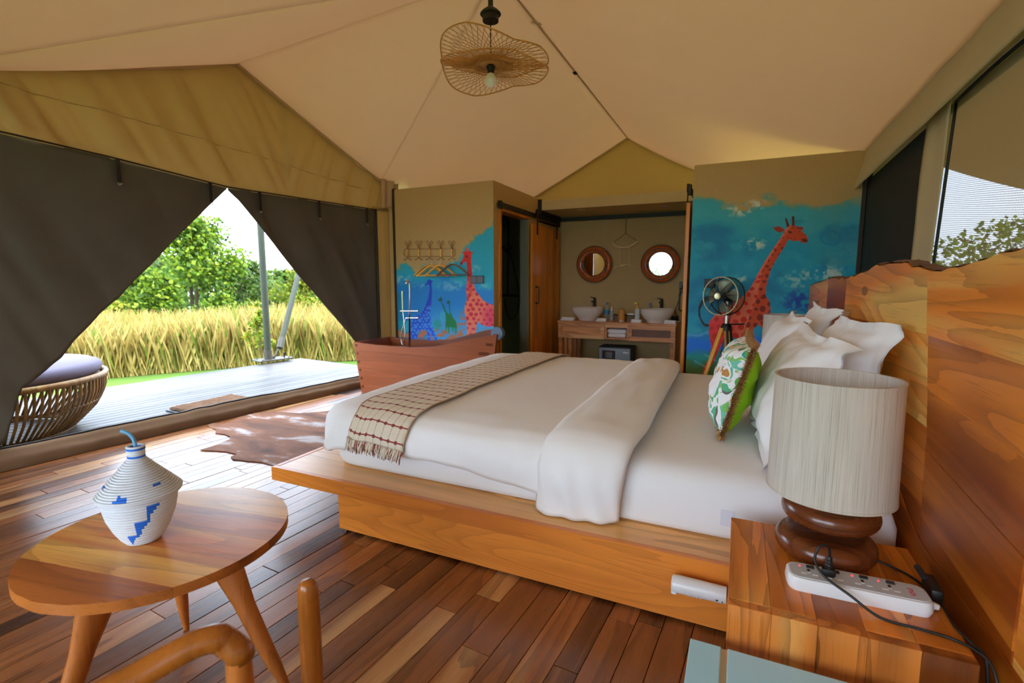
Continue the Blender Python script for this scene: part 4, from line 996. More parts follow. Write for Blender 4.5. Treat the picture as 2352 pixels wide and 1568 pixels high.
# rechargeable torch hanging beside the nightstand
tr = thing('hand_torch', 'white ribbed rechargeable torch lodged between nightstand and bed', 'torch', (-.075, 1.655, .185), 0)
rot = Euler((0, math.radians(1.5), 0))
o = MB().tube([(-.085, 0, 0), (-.08, 0, 0), (-.06, 0, 0), (.085, 0, 0)], [.024, .028, .029, .027], 20).build('body', M['white_plastic'], tr)
MB().box((-.076, -.006, -.024), (.018, .03, .012), bev=.003).build('hook', M['white_plastic'], tr)
for k in range(11): MB().box((-.055 + k * .0065, -.0275, -.005 - .0006 * k), (.003, .004, .022 - abs(k - 4) * .0014), bev=.0012).build('rib', M['white_plastic'], tr)
MB().box((.058, -.0275, -.008), (.008, .002, .003)).build('port', M['cord'], tr); MB().box((.074, -.0275, -.010), (.003, .002, .003)).build('port', M['cord'], tr)

# =================================================================== GLASS-TOPPED TABLE at the frame edge
gt = thing('glass_side_table', 'low table with pale frosted glass tops in front of the nightstand', 'table', (.26, .86, 0))
Zg = .36
MB().mm((-.325, -.3, Zg - .010), (-.258, .300, Zg), bev=.0015).build('glass_pane', M['frost'], gt)
MB().mm((-.244, -.3, Zg - .010), (.245, .300, Zg), bev=.0015).build('glass_pane', M['frost'], gt)
MB().mm((-.258, -.3, Zg - .022), (-.244, .298, Zg - .003)).build('divider_bar', M['steel'], gt, smooth=0)
for a, b in (((-.32, -.29), (.24, -.26)), ((-.32, .26), (.24, .29)), ((-.32, -.26), (-.29, .26)), ((.21, -.26), (.24, .26))): MB().mm((*a, Zg - .045), (*b, Zg - .0105)).build('frame_rail', M['steel'], gt, smooth=0)
for x in (-.305, .225):
    for y in (-.275, .275): MB().mm((x - .015, y - .015, 0), (x + .015, y + .015, Zg - .0455)).build('leg', M['steel'], gt, smooth=0)

# =================================================================== COFFEE TABLE + BASKET
TC = (-1.43, .79); TZ = .50; TR = .312
ct_ = thing('coffee_table', 'round teak coffee table on three curved tapering legs', 'table', (TC[0], TC[1], 0), math.radians(10))
# planked round top: five boards clipped to a circle
edges = [-1, -.62, -.2, .12, .5, 1.0]
for k in range(5):
    y0, y1 = edges[k] * TR + .0002, edges[k + 1] * TR - .0002; P = []
    for y in np.linspace(y0, y1, 14): P.append((math.sqrt(max(0, TR ** 2 - y * y)), y))
    for y in np.linspace(y1, y0, 14): P.append((-math.sqrt(max(0, TR ** 2 - y * y)), y))
    Q = [p for i, p in enumerate(P) if i == 0 or math.hypot(p[0] - P[i - 1][0], p[1] - P[i - 1][1]) > 1e-5]
    MB().prism(Q, TZ - .026, TZ).build('top_board', M['table'], ct_, smooth=30)
for deg in (135, 15, 255):
    a = math.radians(deg); d = V(math.cos(a), math.sin(a), 0); s = V(-d.y, d.x, 0); m = MB(); n0 = 16
    for i, t in enumerate(np.linspace(0, 1, n0)):
        r = interp(t, [0, .15, .4, .7, 1], [.13, .16, .205, .26, .32]); z = (TZ - .026) * (1 - t)
        th_ = interp(t, [0, .12, .4, .8, 1], [.075, .052, .030, .022, .009]); w = interp(t, [0, .3, .7, 1], [.026, .022, .018, .009])
        c_ = d * r + V(0, 0, z)
        for k in range(12):
            b = 2 * PI * k / 12; m.v.append(tuple(c_ + d * (th_ * math.cos(b)) + s * (w * math.sin(b))))
    for i in range(n0 - 1):
        for k in range(12): m.f.append((i * 12 + k, i * 12 + (k + 1) % 12, (i + 1) * 12 + (k + 1) % 12, (i + 1) * 12 + k))
    m.f += [tuple(reversed(range(12))), tuple((n0 - 1) * 12 + k for k in range(12))]
    m.build('leg', M['chairwood'], ct_, smooth=60)
# lidded coil basket
bk = thing('lidded_basket', 'white and blue coiled basket with pointed lid on the coffee table', 'basket', tuple(atz(331, 1236, TZ + .0022)), math.radians(20))
M['coilw'] = plain('white_thread', lin((226, 228, 236)), .75, .06, bump=.4, bscale=300)
M['coilb'] = plain('blue_thread', lin((30, 110, 220)), .7, .1)
M['coilp'] = plain('pink_thread', lin((220, 60, 130)), .7)
SB = .85
def coil(z0, z1, prof, n, name, par, blue):
    base = par
    for k in range(n):
        t = (k + .5) / n; z = z0 + (z1 - z0) * t; r = prof(t); rr = (z1 - z0) / n * .62
        segs = blue(k); mats = {}
        M_seg = 72
        for q in range(M_seg):
            c = 'b' if any(a0 <= q / M_seg * 360 < a1 for a0, a1 in segs) else 'w'
            mats.setdefault(c, []).append(q)
        m = MB(); me = m.tube([(r * math.cos(2 * PI * q / M_seg), r * math.sin(2 * PI * q / M_seg), z) for q in range(M_seg)], rr, 8, closed=True)
        mt_ = M['coilb'] if segs == [(0, 360)] else M['coilp'] if segs == 'p' else M['coilw']
        o = m.build('coil', mt_, par, smooth=180)
        if 'b' in mats and 'w' in mats:
            o.data.materials.append(M['coilb'])
            for q in mats['b']:
                for f in range(8): o.data.polygons[q * 8 + f].material_index = 1
bowl = bpy.data.objects.new('bowl', None); COL.objects.link(bowl); bowl.parent = bk
lid = bpy.data.objects.new('lid', None); COL.objects.link(lid); lid.parent = bk
A0 = 275      # camera-facing side of the pattern, degrees in basket frame
def bowl_blue(k):
    c = A0 + 18 - 0
    if 1 <= k <= 4: w = 6 + (k - 1) * 6; return [(A0 + 2, A0 + 2 + w)]
    if k in (5,): return [(A0 + 24, A0 + 32)]
    if 6 <= k <= 9: w = 8 + (k - 6) * 5; return [(A0 + 24, A0 + 24 + w)]
    if k == 10: return [(A0 + 42, A0 + 48)]
    if 11 <= k <= 14: w = 6 + (k - 11) * 4; return [(A0 + 44, A0 + 44 + w)]
    return []
BH = .135
coil(.0, BH, lambda t: interp(t, [0, .12, .3, .55, .8, 1], [.034, .047, .060, .073, .080, .082]), 17, 'coil', bowl, bowl_blue)
MB().lathe([(.001, -.0), (.036, .0), (.038, .006), (.001, .006)], 32).build('base', M['coilp'], bowl)
def lid_blue(k):
    if k in (19, 23): return [(0, 360)]
    if k == 2: return [(A0 - 2, A0 + 16)]
    if k == 3: return [(A0 + 2, A0 + 16)]
    if k == 4: return [(A0 + 4, A0 + 10)]
    if k == 6: return [(A0 - 58, A0 - 44), (A0 + 56, A0 + 74)]
    return []
coil(BH - .004, BH + .128, lambda t: interp(t, [0, .05, .22, .45, .62, .70, .75, .88, 1], [.092, .096, .077, .050, .031, .022, .0175, .0175, .019]), 25, 'coil', lid, lid_blue)
zt = BH + .130
stem = MB().tube(curve([(0, 0, zt - .004), (-.003, -.001, zt + .016), (-.014, -.004, zt + .032), (-.030, -.008, zt + .040)], 24), [.0046] * 25, 8).build('stem', plain('blue_speckle', lin((90, 150, 190)), .6, .8), lid, smooth=180)

# =================================================================== ARMCHAIR (mostly below the frame)
ac = thing('armchair', 'teak armchair with grey seat cushion in front of the coffee table', 'chair', (-1.0, .35, 0))
def inch(m, n, mat, **k):
    o = m.build(n, mat, ac, **k); o.location = (1.0, -.35, 0); return o
M['armwood'] = wood('arm_teak', lin((110, 56, 16)), lin((176, 102, 32)), lin((216, 150, 60)), 'Z', rough=.26, hue=.1, knots=False, coat=.2, ln=.2, figs=.7)
top = _O + ray(520, 1462) * .86; tv = V(*top)
armp = [tv + V(-.004, .0, -.010), tv + V(-.012, -.012, .002), tv + V(-.035, -.040, .0), tv + V(-.075, -.10, -.022), tv + V(-.11, -.17, -.035), tv + V(-.14, -.30, -.03)]
inch(MB().tube([tv + V(.018, .012, -.045)] + curve([tv + V(.016, .010, -.03)] + armp, 40), .0235, 14, flat=.9), 'arm_rest', M['armwood'], smooth=180)
lg = tv + V(.016, .008, -.04)
inch(MB().tube([lg, lg + V(0, 0, -.12), (lg.x, lg.y, .25), (lg.x + .01, lg.y + .01, .003)], [.021, .023, .024, .016], 14), 'leg', M['chairwood'], smooth=60)
pa = V(*(_O + ray(706, 1331) * 1.02))
pr_ = [(.001, 0), (.010, -.001), (.016, -.006), (.0195, -.016), (.0205, -.03), (.021, -.04), (.0200, -.041), (.021, -.042), (.0215, -.2), (.0215, -pa.z + .001)]
inch(MB().lathe(pr_[::-1], 24, (pa.x, pa.y, pa.z)), 'corner_post', M['armwood'], smooth=40)
inch(MB().tube([(lg.x, lg.y, .22), (pa.x, pa.y, .22)], .016, 10), 'side_rail', M['chairwood'], smooth=60)
cr = V(_r[0], _r[1], 0); cb_ = V(-_f[0], -_f[1], 0).normalized()
FLp = V(lg.x, lg.y, 0) - cr * .60; BLp = FLp + cb_ * .55; BRp = V(lg.x, lg.y, 0) + cb_ * .55
for q_, h_ in ((FLp, .62), (BLp, .60), (BRp, .60)): inch(MB().tube([q_ + V(0, 0, h_), q_ + V(0, 0, .003)], [.022, .016], 12), 'leg', M['chairwood'], smooth=60)
FRp = V(lg.x, lg.y, 0); up3 = V(0, 0, .30)
for a, b in ((FRp, FLp), (BRp, BLp), (FRp, BRp), (FLp, BLp)): inch(MB().tube([a + up3, b + up3], .017, 10), 'seat_rail', M['chairwood'], smooth=60)
inch(MB().tube([FLp + V(0, 0, .60), BLp + V(0, 0, .58)], .024, 12), 'arm_rest', M['armwood'], smooth=60)
cc_ = V(*(_O + ray(185, 1562) * .95)); ctr = cc_ + cb_ * .26 + cr * (.5 * (lg.x - cc_.x) / cr.x - .16)
inch(MB().box((ctr.x, ctr.y, cc_.z - .055), (.50, .50, .11), rot=(0, 0, YAW), bev=.04, seg=4), 'seat_cushion', canvas('grey_cushion', lin((176, 172, 170))), smooth=60)

# =================================================================== COWHIDE RUG
hp = [(460, 1035), (500, 1022), (527, 1010), (528, 1003), (515, 998), (495, 996), (497, 988), (475, 978), (482, 972), (520, 974), (545, 960), (570, 945), (620, 946), (690, 950), (750, 945), (800, 930), (900, 940), (900, 1060), (760, 1085), (690, 1082), (640, 1072), (600, 1062), (570, 1060), (535, 1056), (530, 1050), (545, 1044), (520, 1038), (495, 1036)]
P = [tuple(atz(x, y)[:2]) for x, y in hp]; P = [(max(x, wx(y) + .135), y) for x, y in P]
n_ = NT('cowhide'); v = n_.obj((1, 1, 1), rnd=False); a = n_.noise(n_.obj((1.2, 3, 1), rnd=False), 1.6, 5., .6, .4); hfib = n_.noise(n_.obj((30, 120, 30), rnd=False), 1., 3.)
c = n_.ramp(a, [(.30, lin((66, 38, 24))), (.46, lin((128, 78, 48))), (.58, lin((150, 98, 66))), (.65, lin((196, 186, 184))), (.78, lin((226, 222, 220)))])
M['hide'] = n_.fin(n_.mix(n_.math('MULTIPLY', hfib, .3), c, lin((70, 40, 28))), .75); n_.bump(hfib, .3, .004); n_.b.inputs['Specular IOR Level'].default_value = .2
rg = MB().prism(P, .001, .006).build('cowhide_rug', M['hide'], smooth=0); tag(rg, 'brown and white cowhide rug with ragged edge at the foot of the bed', 'rug')

# =================================================================== PENDANT LAMP
pd = thing('pendant_lamp', 'wavy woven bamboo pendant lamp with bare white bulb', 'lamp', (-1.5, 2.955, 2.42))
oz = lambda z: z - 2.42
MB().cyl((0, 0, oz(2.86)), (0, 0, oz(3.2)), .016, n=16).build('roof_pole', M['galv'], pd)
MB().lathe([(.016, oz(2.90)), (.05, oz(2.875)), (.063, oz(2.862)), (.066, oz(2.856)), (.06, oz(2.852)), (.016, oz(2.856))], 32).build('pole_flange', M['galv'], pd)
MB().cyl((0, 0, oz(2.815)), (0, 0, oz(2.853)), .050, n=32).build('canopy', M['black'], pd)
MB().cyl((0, 0, oz(2.56)), (0, 0, oz(2.816)), .004, n=8).build('cable', M['black'], pd)
MB().lathe([(.018, oz(2.56)), (.03, oz(2.545)), (.022, oz(2.53)), (.020, oz(2.50)), (.001, oz(2.50))], 24).build('lamp_holder', M['black'], pd)
MB().lathe([(.001, oz(2.425)), (.02, oz(2.43)), (.036, oz(2.447)), (.040, oz(2.466)), (.034, oz(2.485)), (.020, oz(2.505)), (.018, oz(2.52))], 32).build('bulb', M['bulb'], pd)
def rim(th, L):
    q = th - YAW; sg = 1 if L == 0 else -1
    q = (q + PI) % (2 * PI) - PI; dq = abs(math.degrees(q)); rr = .335 * (1 + .085 * math.cos(3 * q))
    z = 2.565 + sg * interp(dq, [0, 12, 28, 45, 62, 85, 110, 140, 165, 180], [.018, .034, .046, .038, .028, .050, .078, .066, .034, .016]) - .012 * math.cos(q)
    return V(rr * math.cos(th), rr * math.sin(th), oz(z))
for L in (0, 1):
    MB().tube([rim(2 * PI * k / 120, L) for k in range(120)], .0042, 6, closed=True).build('rim_ring', M['wicker'], pd, smooth=180)
    m = MB(); NS = 54
    for sg in (1, -1):
        for k in range(NS):
            th_ = 2 * PI * (k + .25 * sg) / NS; R = rim(th_, L); ia = th_ + sg * 1.05
            I = V(.085 * math.cos(ia), .085 * math.sin(ia), oz(2.565))
            mid = I.lerp(R, .5) + V(0, 0, .012 if L == 0 else -.012)
            m.tube([R, mid, I], .0019, 4, caps=False)
    o = m.build('woven_strands', M['wicker'], pd, smooth=180); o['kind'] = 'stuff'
m = MB()
for k in range(9): r = .075 + .008 * k; m.tube([(r * math.cos(2 * PI * q / 48), r * math.sin(2 * PI * q / 48), oz(2.552 + .0016 * k)) for q in range(48)], .0028, 5, closed=True)
m.build('woven_centre', M['wicker'], pd, smooth=180)
MB().lathe([(.02, oz(2.555)), (.078, oz(2.556)), (.078, oz(2.558)), (.02, oz(2.558))], 40).build('centre_disc', M['wicker'], pd)
# =================================================================== BATHTUB
tb = thing('bathtub', 'wooden bathtub with raised curved end below the giraffe mural', 'bathtub', (-2.95, 4.5, 0))
def intb(m, n, mat, **k):
    o = m.build(n, mat, tb, **k); o.location = (2.95, -4.5, 0); return o
TX0, TX1, TY0, TY1, TT = -3.80, -2.06, 4.15, 4.76, .035
SK = -.28
def rimz(x): return interp(x, [-3.8, -3.5, -3.06, -2.75, -2.5, -2.3, -2.06], [.545, .53, .528, .555, .612, .66, .705])
def endx0(z, s): return (TX0 + .085 * (1 - min(1, z / .54))) if s < 0 else (TX1 - .12 * (1 - min(1, z / .7)) ** 1.4)
rows = [.0, .09, .18, .27, .36, .45, None]
for y0 in (TY0, TY1 - TT):
    sk = SK if y0 > TY0 else 0.
    endx = (lambda z, s_, sk=sk: endx0(z, s_) + (sk if s_ > 0 else 0))
    for k in range(6):
        z0 = rows[k] + .0008; P = []
        if k < 5:
            z1 = rows[k + 1]; P = [(endx(z0, -1), z0), (endx(z0, 1), z0), (endx(z1, 1), z1), (endx(z1, -1), z1)]
        else:
            xs = np.linspace(endx(.54, -1), endx(.7, 1), 28); P = [(endx(z0, -1), z0), (endx(z0, 1), z0)] + [(x, rimz(x)) for x in xs[::-1]] if sk == 0 else [(endx(z0, -1), z0), (endx(z0, 1), z0)] + [(x, rimz(x - SK * (x - xs[0]) / (xs[-1] - xs[0]))) for x in xs[::-1]]
        intb(MB().prism(P, y0, y0 + TT, 'y'), 'wall_board', M['tub'], smooth=0)
endx = endx0
for s in (-1, 1):
    hz_ = rimz(TX0 if s < 0 else TX1); zz = list(np.linspace(0, hz_, 7)); sk = SK if s > 0 else 0
    for k in range(6):
        a, b = zz[k] + .0008, zz[k + 1]; m = MB(); ya, yb = TY0 + TT + .0005, TY1 - TT - .0005
        for y_, s0 in ((ya, sk * .06), (yb, sk * .94)):
            for z_ in (a, b):
                for d_ in (0, -s * TT): m.v.append((endx(z_, s) + s0 + d_, y_, z_))
        m.f += [(0, 1, 3, 2), (4, 6, 7, 5), (0, 4, 5, 1), (2, 3, 7, 6), (0, 2, 6, 4), (1, 5, 7, 3)]
        intb(m, 'end_board', M['tub'], smooth=0)
intb(MB().mm((TX0 + .12, TY0 + TT, .03), (TX1 - .46, TY1 - TT, .06)), 'floor_panel', M['tub'], smooth=0)
for s in (-1, 1):
    for k in range(7 if s > 0 else 6):
        z = .05 + k * .09; x = endx(z, s) - s * (.03 + (.03 if k % 2 else 0) * (s > 0)); w = .028 if s < 0 else .075 + (.035 if k % 2 else 0)
        if z + .03 < rimz(TX0 if s < 0 else TX1 - .15): intb(MB().mm((x - w / 2 if s < 0 else x - w, TY0 - .0012, z), (x + w / 2 if s < 0 else x, TY0 + .002, z + .028)), 'finger_joint', M['lampwood'], smooth=0)
hd = thing('bath_headrest', 'round grey-blue headrest clipped on the raised end of the bathtub', 'headrest', (TX1 - .02, 4.22, .70))
MB().tube([(0, -.03, .01), (0, -.028, .01), (0, .03, .01), (0, .032, .01)], [.05, .062, .062, .05], 28).build('pad', plain('grey_blue_rubber', lin((96, 116, 140)), .6), hd, smooth=50)
# tub filler
fa = thing('tub_filler', 'tall chrome tub filler with hand shower standing in the bathtub', 'tap', (-3.28, 4.52, .06))
pA = aty(941, 640, 4.52); pB = aty(925, 655, 4.52); lo = V(-3.28, 4.52, .06)
zr = lambda px, py: V(*aty(px, py, 4.52)) - lo
MB().tube([zr(941, 795), zr(941, 655)] + [zr(941, 655) + V(-.002 + .0 * k, -.03 * (1 - math.cos(k)), .05 * math.sin(k)) for k in np.linspace(.3, 2.9, 9)], .011, 12).build('spout_pipe', M['chrome'], fa, smooth=180)
q = zr(941, 795); MB().tube([q, V(q.x, q.y, .004)], .011, 12).build('riser', M['chrome'], fa)
MB().tube([zr(925, 712), zr(924, 668)], [.009, .012], 12).build('hand_shower', M['chrome'], fa)
MB().tube(curve([zr(925, 712), zr(928, 740), zr(930, 770), zr(925, 792), zr(921, 770), zr(933, 728)], 40), .006, 8).build('hose', M['chrome'], fa, smooth=180)
MB().tube([zr(920, 714), zr(957, 714)], .010, 12).build('mixer_bar', M['chrome'], fa); MB().tube([zr(933, 730), zr(957, 730)], .009, 12).build('mixer_bar', M['chrome'], fa)
for px, py in ((957, 714), (957, 730)): MB().cyl(zr(px, py), zr(px + 4, py), .014, n=14).build('knob', M['chrome'], fa)
MB().lathe([(.001, 0), (.04, 0), (.04, .008), (.012, .012)], 20, (q.x, q.y, .001)).build('foot_flange', M['chrome'], fa)

# =================================================================== HOOK RACK + HANGERS + SWITCH on the left mural
HYp = BY - .02
rk = thing('hook_rack', 'copper wire rack of five butterfly hooks on the painted partition', 'hook rack', (-3.3, HYp, 1.48))
wr_ = lambda px, py, dy=0.: V(*aty(px, py, HYp + dy)) - V(-3.3, HYp, 1.48)
for py in (572, 589): MB().tube([wr_(936, py), wr_(1037, py - .5)], .003, 6).build('rail_wire', M['copper'], rk)
for a, b in ((936, -1), (1037, 1)): MB().tube(curve([wr_(a, 571), wr_(a + b * 7, 573), wr_(a + b * 9, 580), wr_(a + b * 7, 587), wr_(a, 589)], 24), .003, 6).build('end_loop', M['copper'], rk, smooth=180)
for i in range(5):
    px = 936 + i * 25.4
    h = MB().box(wr_(px, 580.5, -.004), (.016, .01, .085), bev=.002).build('hook_bar', M['hangerL'], rk)
    for s in (-1, 1):
        MB().tube(curve([wr_(px, 571), wr_(px + s * 4, 562, -.02), wr_(px + s * 7, 557, -.035), wr_(px + s * 4, 553, -.04), wr_(px + s * 1, 560, -.025), wr_(px, 570)], 30), .0025, 5).build('loop', M['copper'], h, smooth=180)
        MB().tube(curve([wr_(px, 590), wr_(px + s * 3, 594, -.02), wr_(px + s * 7, 597, -.03), wr_(px + s * 8, 594, -.035)], 18), .003, 6).build('hook', M['copper'], h, smooth=180)
def hanger(px, py, mat, label, yaw, dy):
    c = aty(px, py, BY - .07 - dy); t = thing('coat_hanger', label, 'hanger', tuple(c), yaw, 'hangers on the copper rack')
    P = [(-.195, -.105), (-.14, -.062), (-.07, -.012), (-.03, .008), (0, .013), (.03, .008), (.07, -.012), (.14, -.062), (.195, -.105)]
    up = [V(x, 0, z) for x, z in P]
    MB().tube(curve(up, 48), [.019] * 49, 10, flat=.55).build('shoulder', mat, t, smooth=180)
    MB().tube([(-.185, 0, -.098), (.185, 0, -.098)], .0075, 8).build('trouser_bar', mat, t)
    MB().tube(curve([(0, 0, .012), (0, 0, .04), (.012, 0, .05), (.02, 0, .066), (.008, 0, .082), (-.008, 0, .076)], 30), .002, 6).build('hook', M['steel'], t, smooth=180)
    return t
hanger(985, 612, M['hangerL'], 'pale wooden coat hanger farthest from the light switch', .10, .0)
hanger(992, 613, M['hangerL'], 'pale wooden coat hanger tilted behind another on the middle hook', .10, .042)
hanger(1011, 612, M['hangerL'], 'pale wooden coat hanger next to the dark one', .10, .084)
hanger(1040, 610, M['hangerD'], 'dark grey-brown coat hanger overlapping the pink giraffe', .10, .126)
sw = thing('light_switch', 'dark double light switch on the pink giraffe neck', 'switch', tuple(aty(1096, 642, BY - .0055)))
MB().box((0, 0, 0), (.172, .008, .088), bev=.002).build('plate', M['dark_plastic'], sw)
for s in (-1, 1): MB().box((s * .04, -.006, 0), (.074, .005, .074), rot=(.03, 0, 0), bev=.0015).build('rocker', plain('slate_rocker', lin((92, 98, 110)), .4), sw)
sw2 = thing('wall_socket', 'black wall socket plate behind the tripod fan', 'socket', tuple(aty(1631, 651, BY - .0055)))
MB().box((0, 0, 0), (.10, .008, .085), bev=.002).build('plate', M['cord'], sw2); MB().box((0, -.004, 0), (.04, .003, .04), bev=.001).build('outlet', M['dark_plastic'], sw2)

# =================================================================== SHOWER, BARN DOORS
sh = thing('shower_set', 'matt black rain shower column seen through the shower doorway', 'shower', (-3.2, 7.0, 1.1))
sv = lambda px, py, dy=0.: V(*aty(px, py, 6.98 + dy)) - V(-3.2, 7.0, 1.1)
MB().tube([sv(1166, 677), sv(1168, 510)] + [sv(1168, 510), sv(1165, 503), sv(1155, 501, -.15), sv(1150, 501, -.2)], .012, 10).build('column', M['black'], sh, smooth=60)
MB().lathe([(.001, .012), (.02, .012), (.10, .004), (.11, -.004), (.10, -.008), (.001, -.008)], 28, sv(1152, 517, -.2)).build('rain_head', M['black'], sh)
MB().tube([sv(1149, 678), sv(1188, 680)], .024, 14).build('thermostat_bar', M['black'], sh)
MB().tube([sv(1150, 564, -.06), sv(1170, 580)], [.022, .012], 12).build('hand_shower', M['black'], sh); MB().tube([sv(1163, 580, -.02), sv(1178, 566)], .016, 10).build('slide_bracket', M['black'], sh)
MB().tube(curve([sv(1172, 580), sv(1182, 620), sv(1190, 660), sv(1191, 700), sv(1182, 728), sv(1170, 731), sv(1162, 710), sv(1160, 685)], 56), .009, 8).build('hose', M['black'], sh, smooth=180)
def barn(name, label, x, y0, y1, side_, edge_detail=False):
    t = thing(name, label, 'door', (x, (y0 + y1) / 2, 0)); w = y1 - y0; n = 11
    for k in range(n):
        a = -w / 2 + k * w / n; MB().mm((-.017, a + .001, .015), (.017, a + w / n - .001, 1.93), bev=.0025).build('plank', M['barn'], t)
    for s in (-1, 1):
        yy = s * w * .36
        hgr = MB().mm((side_ * .018, yy - .02, 1.80), (side_ * .026, yy + .02, 2.07), bev=.002).build('hanger_strap', M['black'], t)
        MB().cyl((side_ * .010, yy, 2.085), (side_ * .030, yy, 2.085), .042, n=24).build('roller', M['black'], hgr)
    hy = -w / 2 + .12 if side_ > 0 else -w / 2 + .15
    h = MB().tube(curve([(side_ * .018, hy, 1.13), (side_ * .05, hy, 1.13), (side_ * .058, hy, 1.11), (side_ * .058, hy, .94), (side_ * .05, hy, .92), (side_ * .018, hy, .92)], 40), .007, 8).build('handle', M['black'], t, smooth=180)
    for z in (1.13, .92): MB().cyl((side_ * .017, hy, z), (side_ * .022, hy, z), .018, n=16).build('rose', M['black'], h)
    return t
d1 = barn('sliding_barn_door', 'slatted honey wood sliding door hung beside the shower doorway', LX1 + .042, 5.92, 6.96, 1)
d2 = barn('sliding_barn_door', 'slatted honey wood sliding door seen edge-on beside the giraffe mural', RX0 - .043, 4.98, 5.98, -1)
tk = thing('door_track', 'black sliding door track over the shower doorway', 'rail', (LX1 + .03, 6, 2.05))
MB().mm((-.008, -1.0, -.03), (.008, .97, .025), bev=.002).build('rail', M['black'], tk)
for y in (-.95, -.3, .35, .93): MB().cyl((-.03, y, 0), (.014, y, 0), .014, n=12).build('bolt', M['black'], tk)
MB().mm((-.01, -1.0, -.05), (.02, -.93, .035), bev=.003).build('end_stop', M['black'], tk); MB().mm((-.01, .90, -.06), (.03, .975, .035), bev=.003).build('end_stop', M['black'], tk)
tk2 = thing('door_track', 'black sliding door track beside the giraffe mural', 'rail', (RX0 - .03, 6, 2.05))
MB().mm((-.008, -1.02, -.03), (.008, .97, .025), bev=.002).build('rail', M['black'], tk2); MB().mm((-.02, -1.03, -.05), (.01, -.97, .045), bev=.003).build('end_stop', M['black'], tk2)

# =================================================================== VANITY
va = thing('vanity', 'wooden double vanity with two panelled drawers and an open shelf', 'vanity', (-1.5, 6.8, 0))
def inva(m, n, mat, par=va, **k):
    o = m.build(n, mat, par, **k)
    if par == va: o.location = (1.5, -6.8, 0)
    return o
VY, VX0, VX1, VT = 6.55, -2.285, -.715, .663
M['vanZ'] = wood('vanity_wood_z', lin((140, 84, 46)), lin((214, 150, 94)), lin((240, 192, 134)), 'Z', rough=.45, knots=False)
inva(MB().mm((VX0 - .01, VY - .012, VT - .03), (VX1 + .01, 7.05, VT), bev=.003), 'worktop', M['vanity'])
inva(MB().mm((VX0, VY + .02, .43), (VX1, 7.05, .45)), 'bottom_panel', M['vanity'], smooth=0)
inva(MB().mm((-1.625, VY + .02, .45), (-1.605, 7.05, VT - .03)), 'divider', M['vanity'], smooth=0); inva(MB().mm((-1.335, VY + .02, .45), (-1.315, 7.05, VT - .03)), 'divider', M['vanity'], smooth=0)
inva(MB().mm((-1.625, VY, VT - .075), (-1.315, VY + .02, VT - .03)), 'rail', M['vanity'], smooth=0); inva(MB().mm((-1.625, VY, .43), (-1.315, VY + .02, .447)), 'rail', M['vanity'], smooth=0)
for x0, x1 in ((VX0, -1.626), (-1.314, VX1)):
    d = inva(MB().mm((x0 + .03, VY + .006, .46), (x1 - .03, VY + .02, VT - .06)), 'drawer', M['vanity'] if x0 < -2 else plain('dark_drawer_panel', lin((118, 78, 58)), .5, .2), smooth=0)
    zb, zt_ = .425, VT - .031; f = .055
    for P in ([(x0, zt_), (x1, zt_), (x1 - f, zt_ - f), (x0 + f, zt_ - f)], [(x0, zb), (x1, zb), (x1 - f, zb + f), (x0 + f, zb + f)], [(x0, zb), (x0, zt_), (x0 + f, zt_ - f), (x0 + f, zb + f)], [(x1, zb), (x1, zt_), (x1 - f, zt_ - f), (x1 - f, zb + f)]):
        o = MB().prism(P, VY - .012, VY + .008, 'y').build('frame_moulding', M['vanity'], d, smooth=0)
inva(MB().mm((VX1 - .02, VY + .02, 0), (VX1, 7.05, VT - .03)), 'side_panel', M['vanZ'], smooth=0)
inva(MB().mm((VX0, VY + .02, 0), (VX0 + .05, VY + .07, .43)), 'leg', M['vanity'], smooth=0); inva(MB().mm((VX1 - .06, VY + .02, 0), (VX1 - .021, VY + .06, .43)), 'leg', M['vanity'], smooth=0)
for k in range(4): inva(MB().mm((VX0 + .045 + k * .055, VY + .12 + .03 * k, 0), (VX0 + .095 + k * .055, VY + .14 + .03 * k, .43)), 'slat', M['vanZ'], smooth=0)
def sink(x, y, lab, g='vessel sinks'):
    t = thing('vessel_sink', lab, 'sink', (x, y, VT), group=g)
    pr = [(.12, 0), (.125, .012), (.13, .022), (.175, .06), (.215, .115), (.228, .165), (.232, .178), (.226, .181), (.218, .176), (.205, .12), (.165, .065), (.10, .035), (.001, .03)]
    MB().lathe(pr, 48).build('bowl', M['porcelain'], t, smooth=60); MB().lathe([(.001, .034), (.02, .034), (.022, .038), (.001, .040)], 16).build('drain', M['chrome'], t); return t
def tap(x, y, lab):
    t = thing('basin_tap', lab, 'tap', (x, y, VT), group='black basin taps')
    MB().tube([(0, 0, 0), (0, 0, .30)], [.021, .019], 16).build('body', M['blackmetal'], t); MB().box((-.005, -.06, .250), (.026, .13, .020), rot=(-.12, 0, 0), bev=.006, seg=2).build('spout', M['blackmetal'], t)
    MB().box((-.02, -.008, .308), (.075, .024, .014), rot=(0, .18, 0), bev=.004).build('lever', M['blackmetal'], t); return t
sink(-1.925, 6.755, 'round white vessel sink under the mirror nearer the shower door'); sink(-.985, 6.755, 'round white vessel sink under the mirror beside the wall socket')
tap(-1.90, 7.012, 'tall black basin tap behind the sink nearer the shower door'); tap(-.965, 7.012, 'tall black basin tap behind the sink beside the wall socket')
def facecloth(px, py, w, lab, y=6.60):
    p = aty(px, py, y); t = thing('folded_facecloth', lab, 'towel', (p[0], y, VT), group='face cloths on the vanity')
    MB().box((0, 0, .012), (w, .11, .022), bev=.010, seg=3).build('lower_fold', M['towel'], t, smooth=80); MB().box((.004, .002, .034), (w * .94, .10, .020), bev=.009, seg=3, rot=(0, .02, 0)).build('upper_fold', M['towel'], t, smooth=80)
